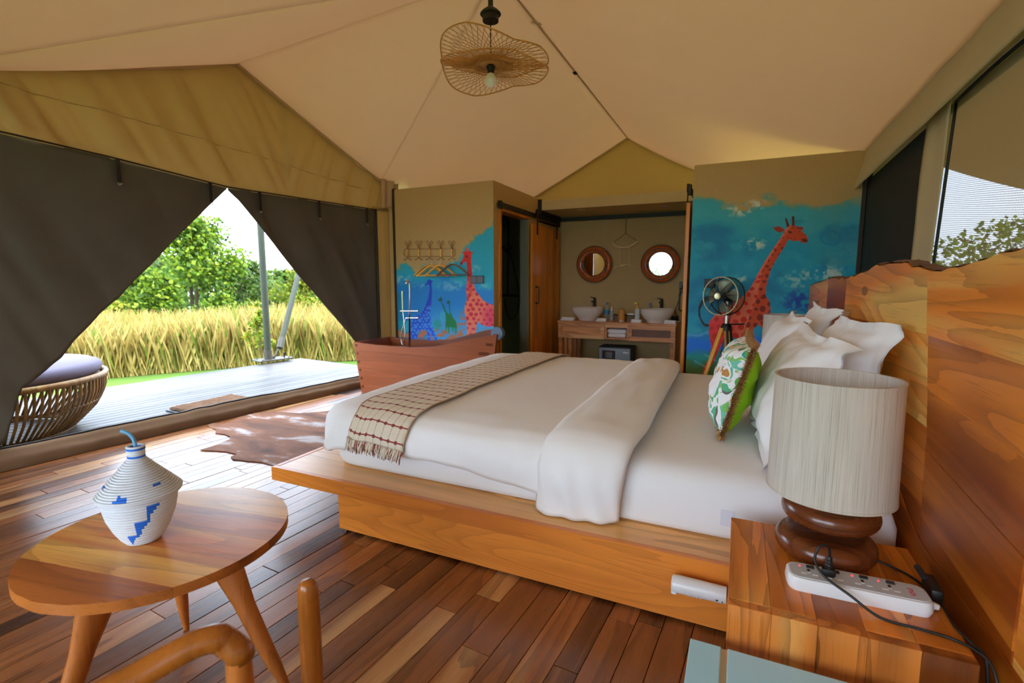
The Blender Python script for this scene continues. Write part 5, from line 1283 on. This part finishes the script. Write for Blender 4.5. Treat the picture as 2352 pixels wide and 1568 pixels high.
facecloth(1305, 725, .19, 'folded white face cloth at the end of the vanity by the barn door'); facecloth(1382, 730, .145, 'folded white face cloth in front of the water bottle')
facecloth(1462, 733, .14, 'folded white face cloth under the grey soap dispenser'); facecloth(1539, 737, .15, 'folded white face cloth at the end of the vanity by the mural')
tw = [(-1.468, .4525, .245), (-1.47, .5095, .255)]
for k, (x, z, w) in enumerate(tw):
    t = MB().box((0, 0, .028), (w, .32, .056), bev=.025, seg=4).build('folded_bath_towel', M['towel'], smooth=80); t.location = (x, 6.73, z)
    tag(t, ['folded white bath towel at the bottom of the vanity shelf', 'folded white bath towel on top of another in the vanity shelf'][k], 'towel', 'bath towels in the vanity shelf')
def bottle(px, y, lab, h=.24, s=1.):
    p = aty(px, 715, y); t = thing('water_bottle', lab, 'bottle', (p[0], y, VT), group='blue-capped water bottles')
    MB().lathe([(.001, 0), (.030, 0), (.033, .008), (.033, .15), (.030, .17), (.016, .205), (.013, .212), (.013, .222)], 24).build('body', M['bottle'], t, smooth=60)
    MB().lathe([(.0335, .085), (.0338, .087), (.0338, .143), (.0335, .145)], 24, cap=False).build('label_band', M['blue_label'], t); MB().lathe([(.001, .245), (.0145, .245), (.0155, .242), (.0155, .218), (.001, .218)], 20).build('cap', M['blue_cap'], t)
bottle(1394, 6.86, 'blue-capped water bottle between the two sinks'); bottle(1492, 7.0, 'blue-capped water bottle hidden behind the sink by the wall socket')
t = thing('glass_bottle', 'small clear spray bottle standing next to the water bottle', 'bottle', (aty(1405, 715, 6.70)[0], 6.70, VT)); MB().lathe([(.001, 0), (.026, 0), (.027, .10), (.012, .13), (.010, .14)], 20).build('body', M['bottle'], t); MB().lathe([(.012, .14), (.012, .165), (.006, .17), (.006, .20), (.001, .20)], 14).build('nozzle', M['white_plastic'], t)
t = thing('wooden_canister', 'amber wooden canister on a pale foot between the sinks', 'canister', (aty(1428, 715, 6.66)[0], 6.66, VT)); MB().lathe([(.001, 0), (.036, 0), (.042, .012), (.034, .02)], 24).build('foot', M['porcelain'], t); MB().lathe([(.001, .02), (.044, .02), (.045, .10), (.042, .14), (.040, .165), (.032, .172), (.001, .172)], 28).build('body', M['ceramic_amber'], t); MB().cyl((-.044, -.012, .13), (-.036, -.01, .13), .012, n=12).build('knob', M['black'], t)
wb_ = thing('wicker_tray', 'small woven tray with wrapped amenities behind the canister', 'basket', (aty(1436, 720, 6.84)[0], 6.84, VT))
M['wick2'] = plain('cane_weave', lin((150, 116, 80)), .7, .2)
for s in (-1, 1): MB().mm((-.16, s * .08 - .008, .004), (.16, s * .08 + .008, .075), bev=.003).build('side', M['wick2'], wb_); MB().mm((s * .16 - .008, -.072, .004), (s * .16 + .008, .072, .075), bev=.003).build('end', M['wick2'], wb_)
MB().mm((-.155, -.075, 0), (.155, .075, .006)).build('bottom', M['wick2'], wb_)
for k in range(14): MB().mm((-.15 + k * .0225, -.091, .008), (-.139 + k * .0225, -.087, .068)).build('cane', M['trimbrown'], wb_, smooth=0)
MB().tube([(-.165, -.085, .078), (.165, -.085, .078), (.165, .085, .078), (-.165, .085, .078)], .007, 8, closed=True).build('rim', M['trimbrown'], wb_)
cap = MB().box((0, 0, 0), (.10, .06, .03), bev=.012, seg=3).build('wrapped_amenity', M['towel'], smooth=80); cap.location = (aty(1444, 715, 6.82)[0] + .03, 6.83, VT + .095); tag(cap, 'white wrapped amenity pouch lying in the wicker tray', 'pouch')
ds_ = thing('soap_dispenser', 'square grey soap dispenser with gold pump on a face cloth', 'dispenser', (aty(1464, 725, 6.60)[0], 6.60, VT + .045)); MB().box((0, 0, .07), (.058, .058, .14), bev=.004).build('body', M['dispenser'], ds_); MB().lathe([(.014, .14), (.014, .165), (.009, .168), (.009, .20), (.011, .205), (.011, .216), (.001, .216)], 16).build('pump', M['gold'], ds_); MB().box((-.018, 0, .210), (.05, .014, .010), bev=.003).build('nozzle', M['gold'], ds_)
hd_ = thing('hair_dryer', 'black hair dryer lying on a pale tray at the vanity end', 'hair dryer', (-.775, 6.945, VT)); MB().box((.01, .0, .008), (.13, .12, .014), bev=.006, seg=2).build('tray', M['grey_plastic'], hd_); MB().tube([(-.045, .015, .05), (.05, .015, .05)], [.026, .032], 18).build('barrel', M['cord'], hd_); MB().tube([(.02, .01, .05), (.05, -.04, .03)], [.015, .013], 12).build('grip', M['cord'], hd_)
MB().tube(curve([(.03, .02, .07), (.0, .05, .14), (.01, .07, .2), (.05, .11, .34), (.07, .115, .44)], 40), .005, 7).build('power_cord', M['cord'], hd_, smooth=180)
ws = thing('wall_socket', 'grey wall socket with black plug above the hair dryer', 'socket', tuple(aty(1568, 656, 7.052))); MB().box((0, 0, 0), (.09, .01, .11), bev=.002).build('plate', plain('slate_plate', lin((96, 98, 98)), .5), ws); MB().box((.01, -.02, -.02), (.04, .035, .04), bev=.006, seg=2).build('plug', M['cord'], ws)
tr2 = thing('towel_ring', 'black rounded towel ring on the bathroom wall below the socket', 'towel ring', tuple(aty(1570, 692, 7.02)))
MB().tube([(x, -.02, z) for x, z in rrect(.11, .25, .03)], .008, 8, closed=True).build('ring', M['black'], tr2, smooth=60); MB().cyl((0, -.02, .125), (0, .035, .125), .014, n=14).build('mount', M['black'], tr2)
# mirrors
n_ = NT('painted_mirror_frame'); co = n_.t.nodes.new('ShaderNodeTexCoord').outputs['Object']; sp = n_.n('ShaderNodeSeparateXYZ', Vector=co)
ang = n_.math('ARCTAN2', sp.outputs[2], sp.outputs[0]); cb = n_.n('ShaderNodeCombineXYZ', i0=n_.math('MULTIPLY', ang, 1.2), i1=n_.math('MULTIPLY', n_.math('SQRT', n_.math('ADD', n_.math('POWER', sp.outputs[0], 2.), n_.math('POWER', sp.outputs[2], 2.))), 40.))
M['mframe'] = n_.fin(n_.ramp(n_.noise(cb.outputs[0], 1.2, 2., .6), [(.28, lin((40, 24, 20))), (.40, lin((196, 84, 24))), (.52, lin((220, 100, 30))), (.60, lin((110, 90, 40))), (.70, lin((90, 80, 110))), (.8, lin((206, 90, 26)))]), .25, Coat__Weight=.5)
for (px, py), lab in (((1365, 607), 'round mirror with painted orange frame beside the barn door'), ((1517, 606), 'round mirror with painted orange frame above the sink by the mural')):
    t = thing('round_mirror', lab, 'mirror', tuple(aty(px, py, 7.02)), group='round mirrors over the vanity'); RM = Matrix.Rotation(PI / 2, 4, 'X')
    MB().lathe([(.158, .005), (.17, .03), (.20, .045), (.235, .035), (.255, .012), (.258, -.03), (.15, -.03), (.158, .005)], 64, M=RM, cap=False).build('frame', M['mframe'], t, smooth=60)
    for r0, r1, z in ((.198, .212, .0455), (.250, .262, .014), (.156, .166, .026)): MB().lathe([(r0, z - .004), (r0, z + .003), (r1, z + .003), (r1, z - .004)], 64, M=RM, cap=False).build('painted_ring', M['trimbrown'], t, smooth=60)
    MB().lathe([(.001, .0), (.17, .0), (.17, -.006), (.001, -.006)], 48, M=RM).build('glass', M['mirror'], t, smooth=0)
# driftwood hanger
wm = thing('driftwood_hanging', 'pale curved driftwood hanging on a cord between the mirrors', 'wall hanging', tuple(aty(1438, 560, 7.02))); o3 = V(*aty(1438, 560, 7.02)); wv = lambda px, py: V(*aty(px, py, 7.02)) - o3
M['drift'] = plain('driftwood', lin((232, 200, 164)), .8, .1); M['string'] = plain('brown_string', lin((96, 78, 44)), .9)
MB().tube([wv(1439, 493), wv(1437, 536)], .0045, 6).build('cord', M['string'], wm); MB().tube([wv(1410, 556), wv(1437, 536), wv(1463, 553)], .0035, 6).build('cord', M['string'], wm)
MB().tube(curve([wv(1405, 558), wv(1415, 565), wv(1432, 568), wv(1448, 565), wv(1466, 554)], 40), [.014] * 41, 8).build('upper_bow', M['drift'], wm, smooth=180); MB().tube(curve([wv(1409, 618), wv(1420, 611), wv(1438, 607), wv(1450, 610), wv(1463, 617)], 40), .006, 8).build('lower_bow', M['drift'], wm, smooth=180)
for a, b in (((1423, 567), (1425, 609)), ((1446, 566), (1446, 608))): MB().tube([wv(*a), wv(*b)], .0055, 6).build('drop_string', M['drift'], wm)
MB().tube([wv(1425, 611), wv(1436, 608)], .010, 8).build('pale_peg', plain('pale_peg', lin((236, 228, 170)), .6), wm)
# safe
sf = thing('room_safe', 'grey electronic safe on the floor under the vanity', 'safe', (-1.515, 6.80, 0))
MB().mm((-.215, -.15, .0), (.23, .18, .315), bev=.004).build('case', plain('safe_dark_grey', lin((60, 68, 70)), .5), sf)
MB().mm((-.205, -.165, .012), (.22, -.1505, .300), bev=.003).build('door', plain('safe_silver', lin((150, 160, 170)), .35, metal=.4), sf)
kp = MB().mm((-.16, -.172, .15), (.02, -.1655, .268), bev=.004).build('keypad', plain('safe_keypad', lin((30, 40, 56)), .4), sf)
MB().mm((-.09, -.1745, .245), (-.04, -.1725, .262)).build('display', plain('red_display', lin((120, 40, 50)), .4), kp, smooth=0)
for r in range(3):
    for c_ in range(4): MB().mm((-.112 + c_ * .024, -.1745, .222 - r * .026), (-.096 + c_ * .024, -.1725, .238 - r * .026)).build('key', plain('key_%d%d' % (r, c_), lin((200, 190, 80)) if (r == 0 and c_ == 0) else lin((170, 186, 206)), .5), kp, smooth=0)
m = MB()
for k in range(3): m.lathe([(.001, 0), (.012 + .004 * (k == 1), 0), (.012, .002), (.001, .003)], 14, M=Matrix.Translation((.135 + .018 * k, -.1655, .250 + .004 * (k == 1))) @ Matrix.Rotation(PI / 2, 4, 'X'))
m.box((.185, -.1665, .247), (.03, .002, .014)); m.build('emblem', M['white_plastic'], sf)
MB().tube([(.135 + .02 * math.cos(a) + .018, -.167, .256 + .016 * math.sin(a)) for a in np.linspace(.2, PI - .2, 12)], .003, 5).build('emblem_arc', M['dark_plastic'], sf)

# =================================================================== TRIPOD FAN
fn = thing('tripod_fan', 'vintage caged fan on a wooden tripod in front of the giraffe mural', 'fan', (-.10, 4.55, 0))
hub = V(*aty(1662, 680, 4.55)) - V(-.10, 4.55, 0); nrm = V(-.50, -.86, .02).normalized(); sx_ = V(0, 0, 1).cross(nrm).normalized(); sy_ = nrm.cross(sx_)
FM = Matrix.Translation(hub) @ Matrix((sx_, sy_, nrm)).transposed().to_4x4()
R_ = .158
for z in (-.05, .05): MB().tube([FM @ V(R_ * math.cos(2 * PI * k / 64), R_ * math.sin(2 * PI * k / 64), z) for k in range(64)], .0055, 8, closed=True).build('cage_ring', plain('brass_ring', lin((196, 188, 150)), .35, metal=.6) if z > 0 else M['blackmetal'], fn, smooth=180)
m = MB()
for k in range(72):
    a = 2 * PI * k / 72; b_ = a + .12; m.tube([FM @ V(R_ * math.cos(a), R_ * math.sin(a), .05), FM @ V(.6 * R_ * math.cos(a + .05), .6 * R_ * math.sin(a + .05), .078), FM @ V(.025 * math.cos(b_), .025 * math.sin(b_), .085)], .0009, 4, caps=False)
    m.tube([FM @ V(R_ * math.cos(a), R_ * math.sin(a), .05), FM @ V(R_ * math.cos(a), R_ * math.sin(a), -.05), FM @ V(.04 * math.cos(a), .04 * math.sin(a), -.07)], .0009, 4, caps=False)
o = m.build('cage_wires', M['blackmetal'], fn, smooth=180); o['kind'] = 'stuff'
for k in range(8):
    a = 2 * PI * k / 8 + .1; MB().tube([FM @ V(R_ * math.cos(a), R_ * math.sin(a), .052), FM @ V(.6 * R_ * math.cos(a), .6 * R_ * math.sin(a), .081), FM @ V(.02 * math.cos(a), .02 * math.sin(a), .089)], .0028, 6).build('cage_rib', M['blackmetal'], fn, smooth=180)
MB().lathe([(.001, .096), (.012, .097), (.026, .095), (.029, .088), (.026, .082), (.001, .082)], 24, M=FM).build('badge', plain('brass_badge', lin((210, 204, 160)), .3, metal=.5), fn)
for k in range(4):
    a0 = 2 * PI * k / 4; m = MB(); m.grid(lambda a, b: FM @ V((.03 + .105 * b) * math.cos(a0 + (a - .5) * (.9 + .2 * b)), (.03 + .105 * b) * math.sin(a0 + (a - .5) * (.9 + .2 * b)), (a - .5) * .05), 8, 8); m.build('blade', plain('fan_blade', lin((150, 158, 140)), .35, metal=.3), fn, smooth=180, solid=.002)
MB().lathe([(.02, .03), (.02, -.03), (.05, -.06), (.055, -.14), (.04, -.16), (.001, -.165)], 24, M=FM).build('motor', M['blackmetal'], fn)
col = V(*aty(1668, 752, 4.55)) - V(-.10, 4.55, 0)
MB().tube([V(col.x, .06, col.z), V(col.x, .06, hub.z - .02)], .016, 14).build('column', M['steel'], fn); MB().tube([V(col.x, .06, hub.z - .17), hub + V(0, .06, .0)], .012, 10).build('yoke', M['blackmetal'], fn)
MB().lathe([(.001, .03), (.03, .03), (.045, 0), (.045, -.03), (.001, -.03)], 24, (col.x, .06, col.z)).build('collar', M['blackmetal'], fn)
MB().tube([(col.x + .02, .03, col.z + .025), (col.x + .14, .0, col.z + .035)], .006, 8).build('locking_lever', M['blackmetal'], fn)
for ang_, wd in ((205, 1), (300, 0), (80, 1)):
    a = math.radians(ang_); d = V(math.cos(a), math.sin(a), 0); t0 = V(col.x, .06, col.z - .01) + d * .04; ft = V(col.x, .06, .004) + d * (.205 if ang_ == 300 else .28); m1 = t0.lerp(ft, .55)
    for s in (-1, 1):
        q = V(-d.y, d.x, 0) * .016 * s; MB().tube([t0 + q, t0.lerp(ft, .6) + q], .010, 8).build('upper_leg', M['blackmetal'] if not wd else M['hangerL'], fn)
    MB().tube([t0.lerp(ft, .35), ft], [.014, .012], 8).build('lower_leg', M['hangerL'], fn); MB().tube([t0.lerp(ft, .58), t0.lerp(ft, .62)], .024, 10).build('clamp', M['steel'], fn)
MB().tube(curve([hub - nrm * .15, V(col.x + .02, .15, col.z + .05), V(col.x - .03, .14, col.z - .2), V(col.x - .08, .15, .25), V(col.x - .12, .14, .006)], 40), .004, 6).build('power_cord', M['cord'], fn, smooth=180)

# =================================================================== ON THE DECK
pb = thing('canopy_post', 'green steel canopy post with diagonal brace on a bolted plate', 'post', tuple(atz(627, 826)))
po = V(*atz(627, 826)); a_ = -DA
PM = Matrix.Rotation(-DA - .12, 4, 'Z')
MB().box((0, 0, .012), (.28, .52, .02), rot=(0, 0, -DA - .12), bev=.003).build('base_plate', M['greysteel'], pb)
MB().cyl((0, -.08, .02), (0, -.08, .16), .058, n=20).build('post_sleeve', M['greysteel'], pb); MB().cyl((0, -.08, .10), (0, -.08, 3.1), .048, n=20).build('pole', M['galv'], pb)
tp = V(*aty(688, 620, 6.2)) - po; bs = V(.02, .12, .17)
MB().tube([bs, bs.lerp(tp, .12)], .05, 16).build('brace_sleeve', M['greysteel'], pb); MB().tube([bs.lerp(tp, .1), tp + (tp - bs) * .6], .042, 16).build('brace_pole', M['galv'], pb)
MB().tube(curve([bs, bs + V(-.01, -.05, -.05), V(0.02, .03, .06), V(.0, .0, .025)], 20), .016, 10).build('pivot_lug', M['greysteel'], pb, smooth=180)
MB().cyl((.05, .17, .02), (.05, .17, .10), .012, n=10).build('bolt', M['blackmetal'], pb)
for x in (-.1, .1):
    for y in (-.2, .2): MB().cyl(PM @ V(x, y, .022), PM @ V(x, y, .034), .014, n=8).build('bolt', M['greysteel'], pb)
dm = thing('doormat', 'brown coir doormat in a black tray on the deck', 'doormat', (-4.69, 3.14, -.03), math.radians(-2))
MB().mm((-.225, -.335, 0.001), (.21, .335, .014), bev=.003).build('tray', plain('black_tray', lin((40, 44, 52)), .5), dm)
def matf(a, b): return (-.20 + .40 * a, -.315 + .63 * b, .034 + .012 * vn(a * 30, b * 46, 9) - (.02 if a in (0, 1) or b in (0, 1) else 0))
MB().grid(matf, 40, 60).build('bristles', M['coir'], dm, smooth=60)
# rattan daybed
rc = thing('rattan_lounge_seat', 'round rattan lounge seat with mauve cushion on the deck', 'seat', (-5.40, 1.70, -.028))
RB, RT, HS = .56, .80, .44
def rprof(t): return interp(t, [0, .15, .4, .7, 1], [RB, RB + .07, RB + .17, RB + .23, RT]), HS * t
strand0 = None; NSt = 104
for k in range(NSt):
    if strand0 is None:
        o = MB().tube([(rprof(t)[0], 0, rprof(t)[1] + .02) for t in np.linspace(0, 1, 9)], .011, 6).build('cane', M['rattan'], rc, smooth=180); strand0 = o
    else: o = strand0.copy(); COL.objects.link(o); o.parent = rc
    o.rotation_euler = (0, 0, 2 * PI * k / NSt)
for t, r in ((0, .018), (.5, .010), (.98, .024)):
    rr, zz_ = rprof(t); MB().tube([(rr * math.cos(2 * PI * k / 72), rr * math.sin(2 * PI * k / 72), zz_ + .02) for k in range(72)], r, 8, closed=True).build('hoop', M['rattan'], rc, smooth=180)
MB().lathe([(.001, HS - .02), (RT - .03, HS - .02), (RT - .03, HS), (.001, HS)], 48).build('seat_deck', M['wick2'], rc)
def cushp(): return [(.001, HS + .01), (.70, HS + .01), (.76, HS + .03), (.785, HS + .07), (.77, HS + .11), (.72, HS + .13), (.001, HS + .14)]
MB().lathe(cushp(), 64).build('seat_cushion', M['mauve'], rc, smooth=60)
# raised back on the side away from the meadow
for k in range(46):
    a = math.radians(125 + k * 165 / 45); h = .45 * math.sin(PI * k / 45) ** .6 + .02
    MB().tube([(RT * math.cos(a), RT * math.sin(a), HS), ((RT + .10) * math.cos(a), (RT + .10) * math.sin(a), HS + h * .5), ((RT + .12) * math.cos(a), (RT + .12) * math.sin(a), HS + h)], .011, 6).build('back_cane', M['rattan'], rc, smooth=180)
MB().tube([((RT + .12) * math.cos(math.radians(125 + k * 165 / 45)), (RT + .12) * math.sin(math.radians(125 + k * 165 / 45)), HS + .45 * math.sin(PI * k / 45) ** .6 + .02) for k in range(46)], .022, 8).build('back_rail', M['rattan'], rc, smooth=180)

# =================================================================== OUTSIDE: ground, meadow, trees
n_ = NT('savanna_ground'); geo = n_.t.nodes.new('ShaderNodeNewGeometry'); a = n_.noise(geo.outputs['Position'], .5, 5., .6); b = n_.noise(geo.outputs['Position'], 9., 4., .6)
M['ground'] = n_.fin(n_.mix(n_.math('MULTIPLY', b, .5), n_.ramp(a, [(.3, lin((78, 106, 32))), (.55, lin((90, 122, 38))), (.8, lin((120, 122, 60)))]), lin((70, 104, 24))), .95)
gd = struct('ground', 'green lawn and meadow around the tent', MB().grid(lambda a, b: (-60 + 100 * a, -50 + 120 * b, -.62 + .25 * (vn(a * 14, b * 14, 3) - .5) * sm(.0, .3, abs(a - .57))), 60, 60).build('ground', M['ground'], smooth=180))
n_ = NT('dry_grass'); g = n_.t.nodes.new('ShaderNodeNewGeometry').outputs['Random Per Island']
M['drygrass'] = n_.fin(n_.ramp(g, [(0, lin((126, 106, 44))), (.4, lin((172, 146, 74))), (.75, lin((200, 174, 108))), (.88, lin((130, 138, 48))), (1, lin((94, 122, 34)))]), .9)
fr = random.Random(21); m = MB(); m.closed_hint = False
for k in range(45000):
    az = math.radians(fr.uniform(34, 84)); r = 11.8 + 4.4 * fr.random() ** 1.3
    x, y = -r * math.sin(az), r * math.cos(az); h = fr.uniform(.55, 1.15) * (.75 + .5 * vn(x * .5, y * .5, 8)); w = fr.uniform(.0025, .007) * r / 12
    lx, ly = fr.uniform(-.35, .35) * h, fr.uniform(-.35, .35) * h; t_ = fr.uniform(0, PI); o_ = len(m.v); z = -.60
    m.v += [(x - w * math.cos(t_), y - w * math.sin(t_), z), (x + w * math.cos(t_), y + w * math.sin(t_), z), (x + lx * .4 + w * .7, y + ly * .4, z + h * .6), (x + lx, y + ly, z + h)]
    m.f += [(o_, o_ + 1, o_ + 2), (o_, o_ + 2, o_ + 3)]
o = m.build('meadow_grass', M['drygrass'], smooth=0); tag(o, 'tall dry yellow grass beyond the deck', 'grass', kind='stuff')
def leafmat(name, cols):
    n = NT(name); g = n.t.nodes.new('ShaderNodeNewGeometry').outputs['Random Per Island']; c = n.ramp(g, [(i / (len(cols) - 1), lin(q)) for i, q in enumerate(cols)])
    n.fin(c, .7); tr = n.n('ShaderNodeBsdfTranslucent', Color=c); mx = n.n('ShaderNodeMixShader', Fac=.35); n.t.links.new(n.b.outputs[0], mx.inputs[1]); n.t.links.new(tr.outputs[0], mx.inputs[2]); n.surf(mx.outputs[0]); return n.m
M['leafA'] = leafmat('leaves_bright', [(40, 64, 18), (78, 112, 20), (116, 146, 22), (150, 162, 40)])
M['leafB'] = leafmat('leaves_yellow', [(60, 88, 18), (112, 138, 24), (150, 158, 38), (160, 136, 44)])
M['leafC'] = leafmat('leaves_deep', [(34, 60, 22), (62, 96, 28), (96, 126, 40), (120, 120, 54)])
M['trunk'] = plain('brown_bark', lin((92, 74, 58)), .9, .3)
def tree(px, r, top_px, width, lab, mat, n=6500, leaf=.10, nm='bushy_tree', cat='tree', lowf=.15, seed=1):
    az = math.atan((px - 1176) / F_PX) ; d = ray(px, 650); d = np.array([d[0], d[1]]); d /= np.linalg.norm(d); x, y = d * r
    top = CAM_H + (650 - top_px) / F_PX * r * .95; h = top + .6; rs = random.Random(seed)
    t = thing(nm, lab, cat, (x, y, -.6), group='trees and bushes beyond the meadow')
    m = MB(); m.closed_hint = False
    cl = []
    for _ in range(16):
        zf_ = rs.uniform(lowf + .12, .90); k_ = 1 - .72 * max(0, (zf_ - .35) / .55) ** 1.3
        cl.append((rs.uniform(-.40, .40) * width * k_, rs.uniform(-.40, .40) * width * k_, h * zf_, rs.uniform(.13, .22) * width * (.55 + .45 * k_)))
    for k in range(n):
        cx, cy, cz, cr = cl[rs.randrange(16)]; u_ = V(rs.gauss(0, 1), rs.gauss(0, 1), rs.gauss(0, .8)); u_.normalize(); q = V(cx, cy, cz) + u_ * cr * rs.random() ** .35
        q.z = max(q.z, lowf * h * rs.random()); q.z = min(q.z, h * rs.uniform(.93, 1.02))
        s = leaf * rs.uniform(.6, 1.3); a1 = V(rs.gauss(0, 1), rs.gauss(0, 1), rs.gauss(0, .6)).normalized(); b1 = a1.cross(V(rs.random(), rs.random(), rs.random())).normalized() * .45; o_ = len(m.v)
        m.v += [tuple(q), tuple(q + a1 * s * .5 + b1 * s), tuple(q + a1 * s), tuple(q + a1 * s * .5 - b1 * s)]; m.f.append((o_, o_ + 1, o_ + 2, o_ + 3))
    o = m.build('foliage', mat, t, smooth=0); o['kind'] = 'stuff'
    for k in range(5):
        cx, cy, cz, cr = cl[k]; MB().tube([(cx * .08, cy * .08, 0), (cx * .35, cy * .35, cz * .5), (cx, cy, cz)], [.05 * width / 4, .03 * width / 4, .012], 7).build('branch', M['trunk'], t, smooth=180)
    return t
tree(440, 21, 512, 4.9, 'tallest bright green bushy tree behind the dry grass', M['leafA'], 9000, .14, seed=2)
tree(330, 19, 625, 2.8, 'round green bush between the tall tree and the door flap', M['leafA'], 4500, .12, seed=3)
tree(245, 18.4, 690, 2.2, 'low yellow-green bush next to the door flap', M['leafB'], 3500, .11, seed=4)
tree(560, 22, 598, 3.2, 'dark green tree right behind the canopy post', M['leafC'], 5500, .13, seed=5)
tree(690, 20, 622, 2.6, 'yellow-green bush behind the diagonal brace', M['leafB'], 5000, .12, seed=6)
tree(765, 19, 668, 2.2, 'low yellow-green bush at the edge of the far door flap', M['leafB'], 3500, .12, seed=7)
tree(520, 18.4, 672, 2.2, 'low bright bush in front of the tall tree', M['leafA'], 3500, .10, seed=8)
tree(596, 10.5, 668, .55, 'slender leafy shrub standing beside the canopy post', M['leafB'], 650, .075, 'leafy_shrub', 'shrub', .25, seed=9)
tree(395, 30, 600, 7, 'broad hazy tree row behind the tall tree', M['leafC'], 6000, .22, seed=10); tree(640, 32, 628, 7, 'broad hazy tree row behind the brace', M['leafC'], 6000, .22, seed=11)
# seen through the mesh window on the right
def side_tree(x, y, h, w, lab, seed, mat):
    t = thing('bushy_tree', lab, 'tree', (x, y, -.6), group='trees and bushes beyond the meadow'); rs = random.Random(seed); m = MB(); m.closed_hint = False
    for k in range(8000):
        u_ = V(rs.gauss(0, 1), rs.gauss(0, 1), rs.gauss(0, 1)).normalized() * rs.random() ** .4; q = V(u_.x * w, u_.y * w, h * .55 + u_.z * h * .45); s = .09 * rs.uniform(.6, 1.3)
        a1 = V(rs.gauss(0, 1), rs.gauss(0, 1), rs.gauss(0, .6)).normalized(); b1 = a1.cross(V(rs.random(), rs.random(), rs.random())).normalized() * .45; o_ = len(m.v)
        m.v += [tuple(q), tuple(q + a1 * s * .5 + b1 * s), tuple(q + a1 * s), tuple(q + a1 * s * .5 - b1 * s)]; m.f.append((o_, o_ + 1, o_ + 2, o_ + 3))
    o = m.build('foliage', mat, t, smooth=0); o['kind'] = 'stuff'; MB().tube([(0, 0, 0), (0, .1, h * .6)], [.12, .05], 8).build('trunk', M['trunk'], t)
side_tree(5.2, 12.5, 3.1, 2.2, 'green tree seen through the mesh window', 31, M['leafA']); side_tree(7.5, 8.0, 2.2, 1.8, 'low green bush outside the mesh window', 32, M['leafA'])
side_tree(-4.6, -11, 3.0, 2.6, 'green tree outside the doorway opposite the vanity', 33, M['leafA']); side_tree(-.6, -12.5, 2.6, 2.4, 'low green tree outside the doorway opposite the mirrors', 34, M['leafB'])
fy = thing('fly_sheet', 'tan outer fly sheet sloping down outside the mesh window', 'awning', (1.6, 3, 2.4))
def flyf(a, b):
    y = -2.6 + 8.2 * a; x = .98 + 1.35 * b; edge = .10 * math.sin(a * PI * 5.0) ** 2
    return (x - 1.6, y - 3, 2.50 - .62 * b - .05 * math.sin(PI * b) + (edge if b > .95 else 0) - 2.4)
MB().grid(flyf, 60, 14).build('sheet', canvas('fly_canvas', lin((168, 150, 122)), trans=.35, tcol=lin((230, 196, 140))), fy, smooth=180, solid=.004)
op_ = thing('fly_pole', 'grey pole propping the fly sheet outside the mesh window', 'post', (2.28, 2.55, -.6)); MB().cyl((0, 0, 0), (0, 0, 2.48), .05, n=16).build('pole', M['galv'], op_); MB().cyl((0, 0, 0), (0, 0, .04), .1, n=16).build('foot', M['greysteel'], op_)
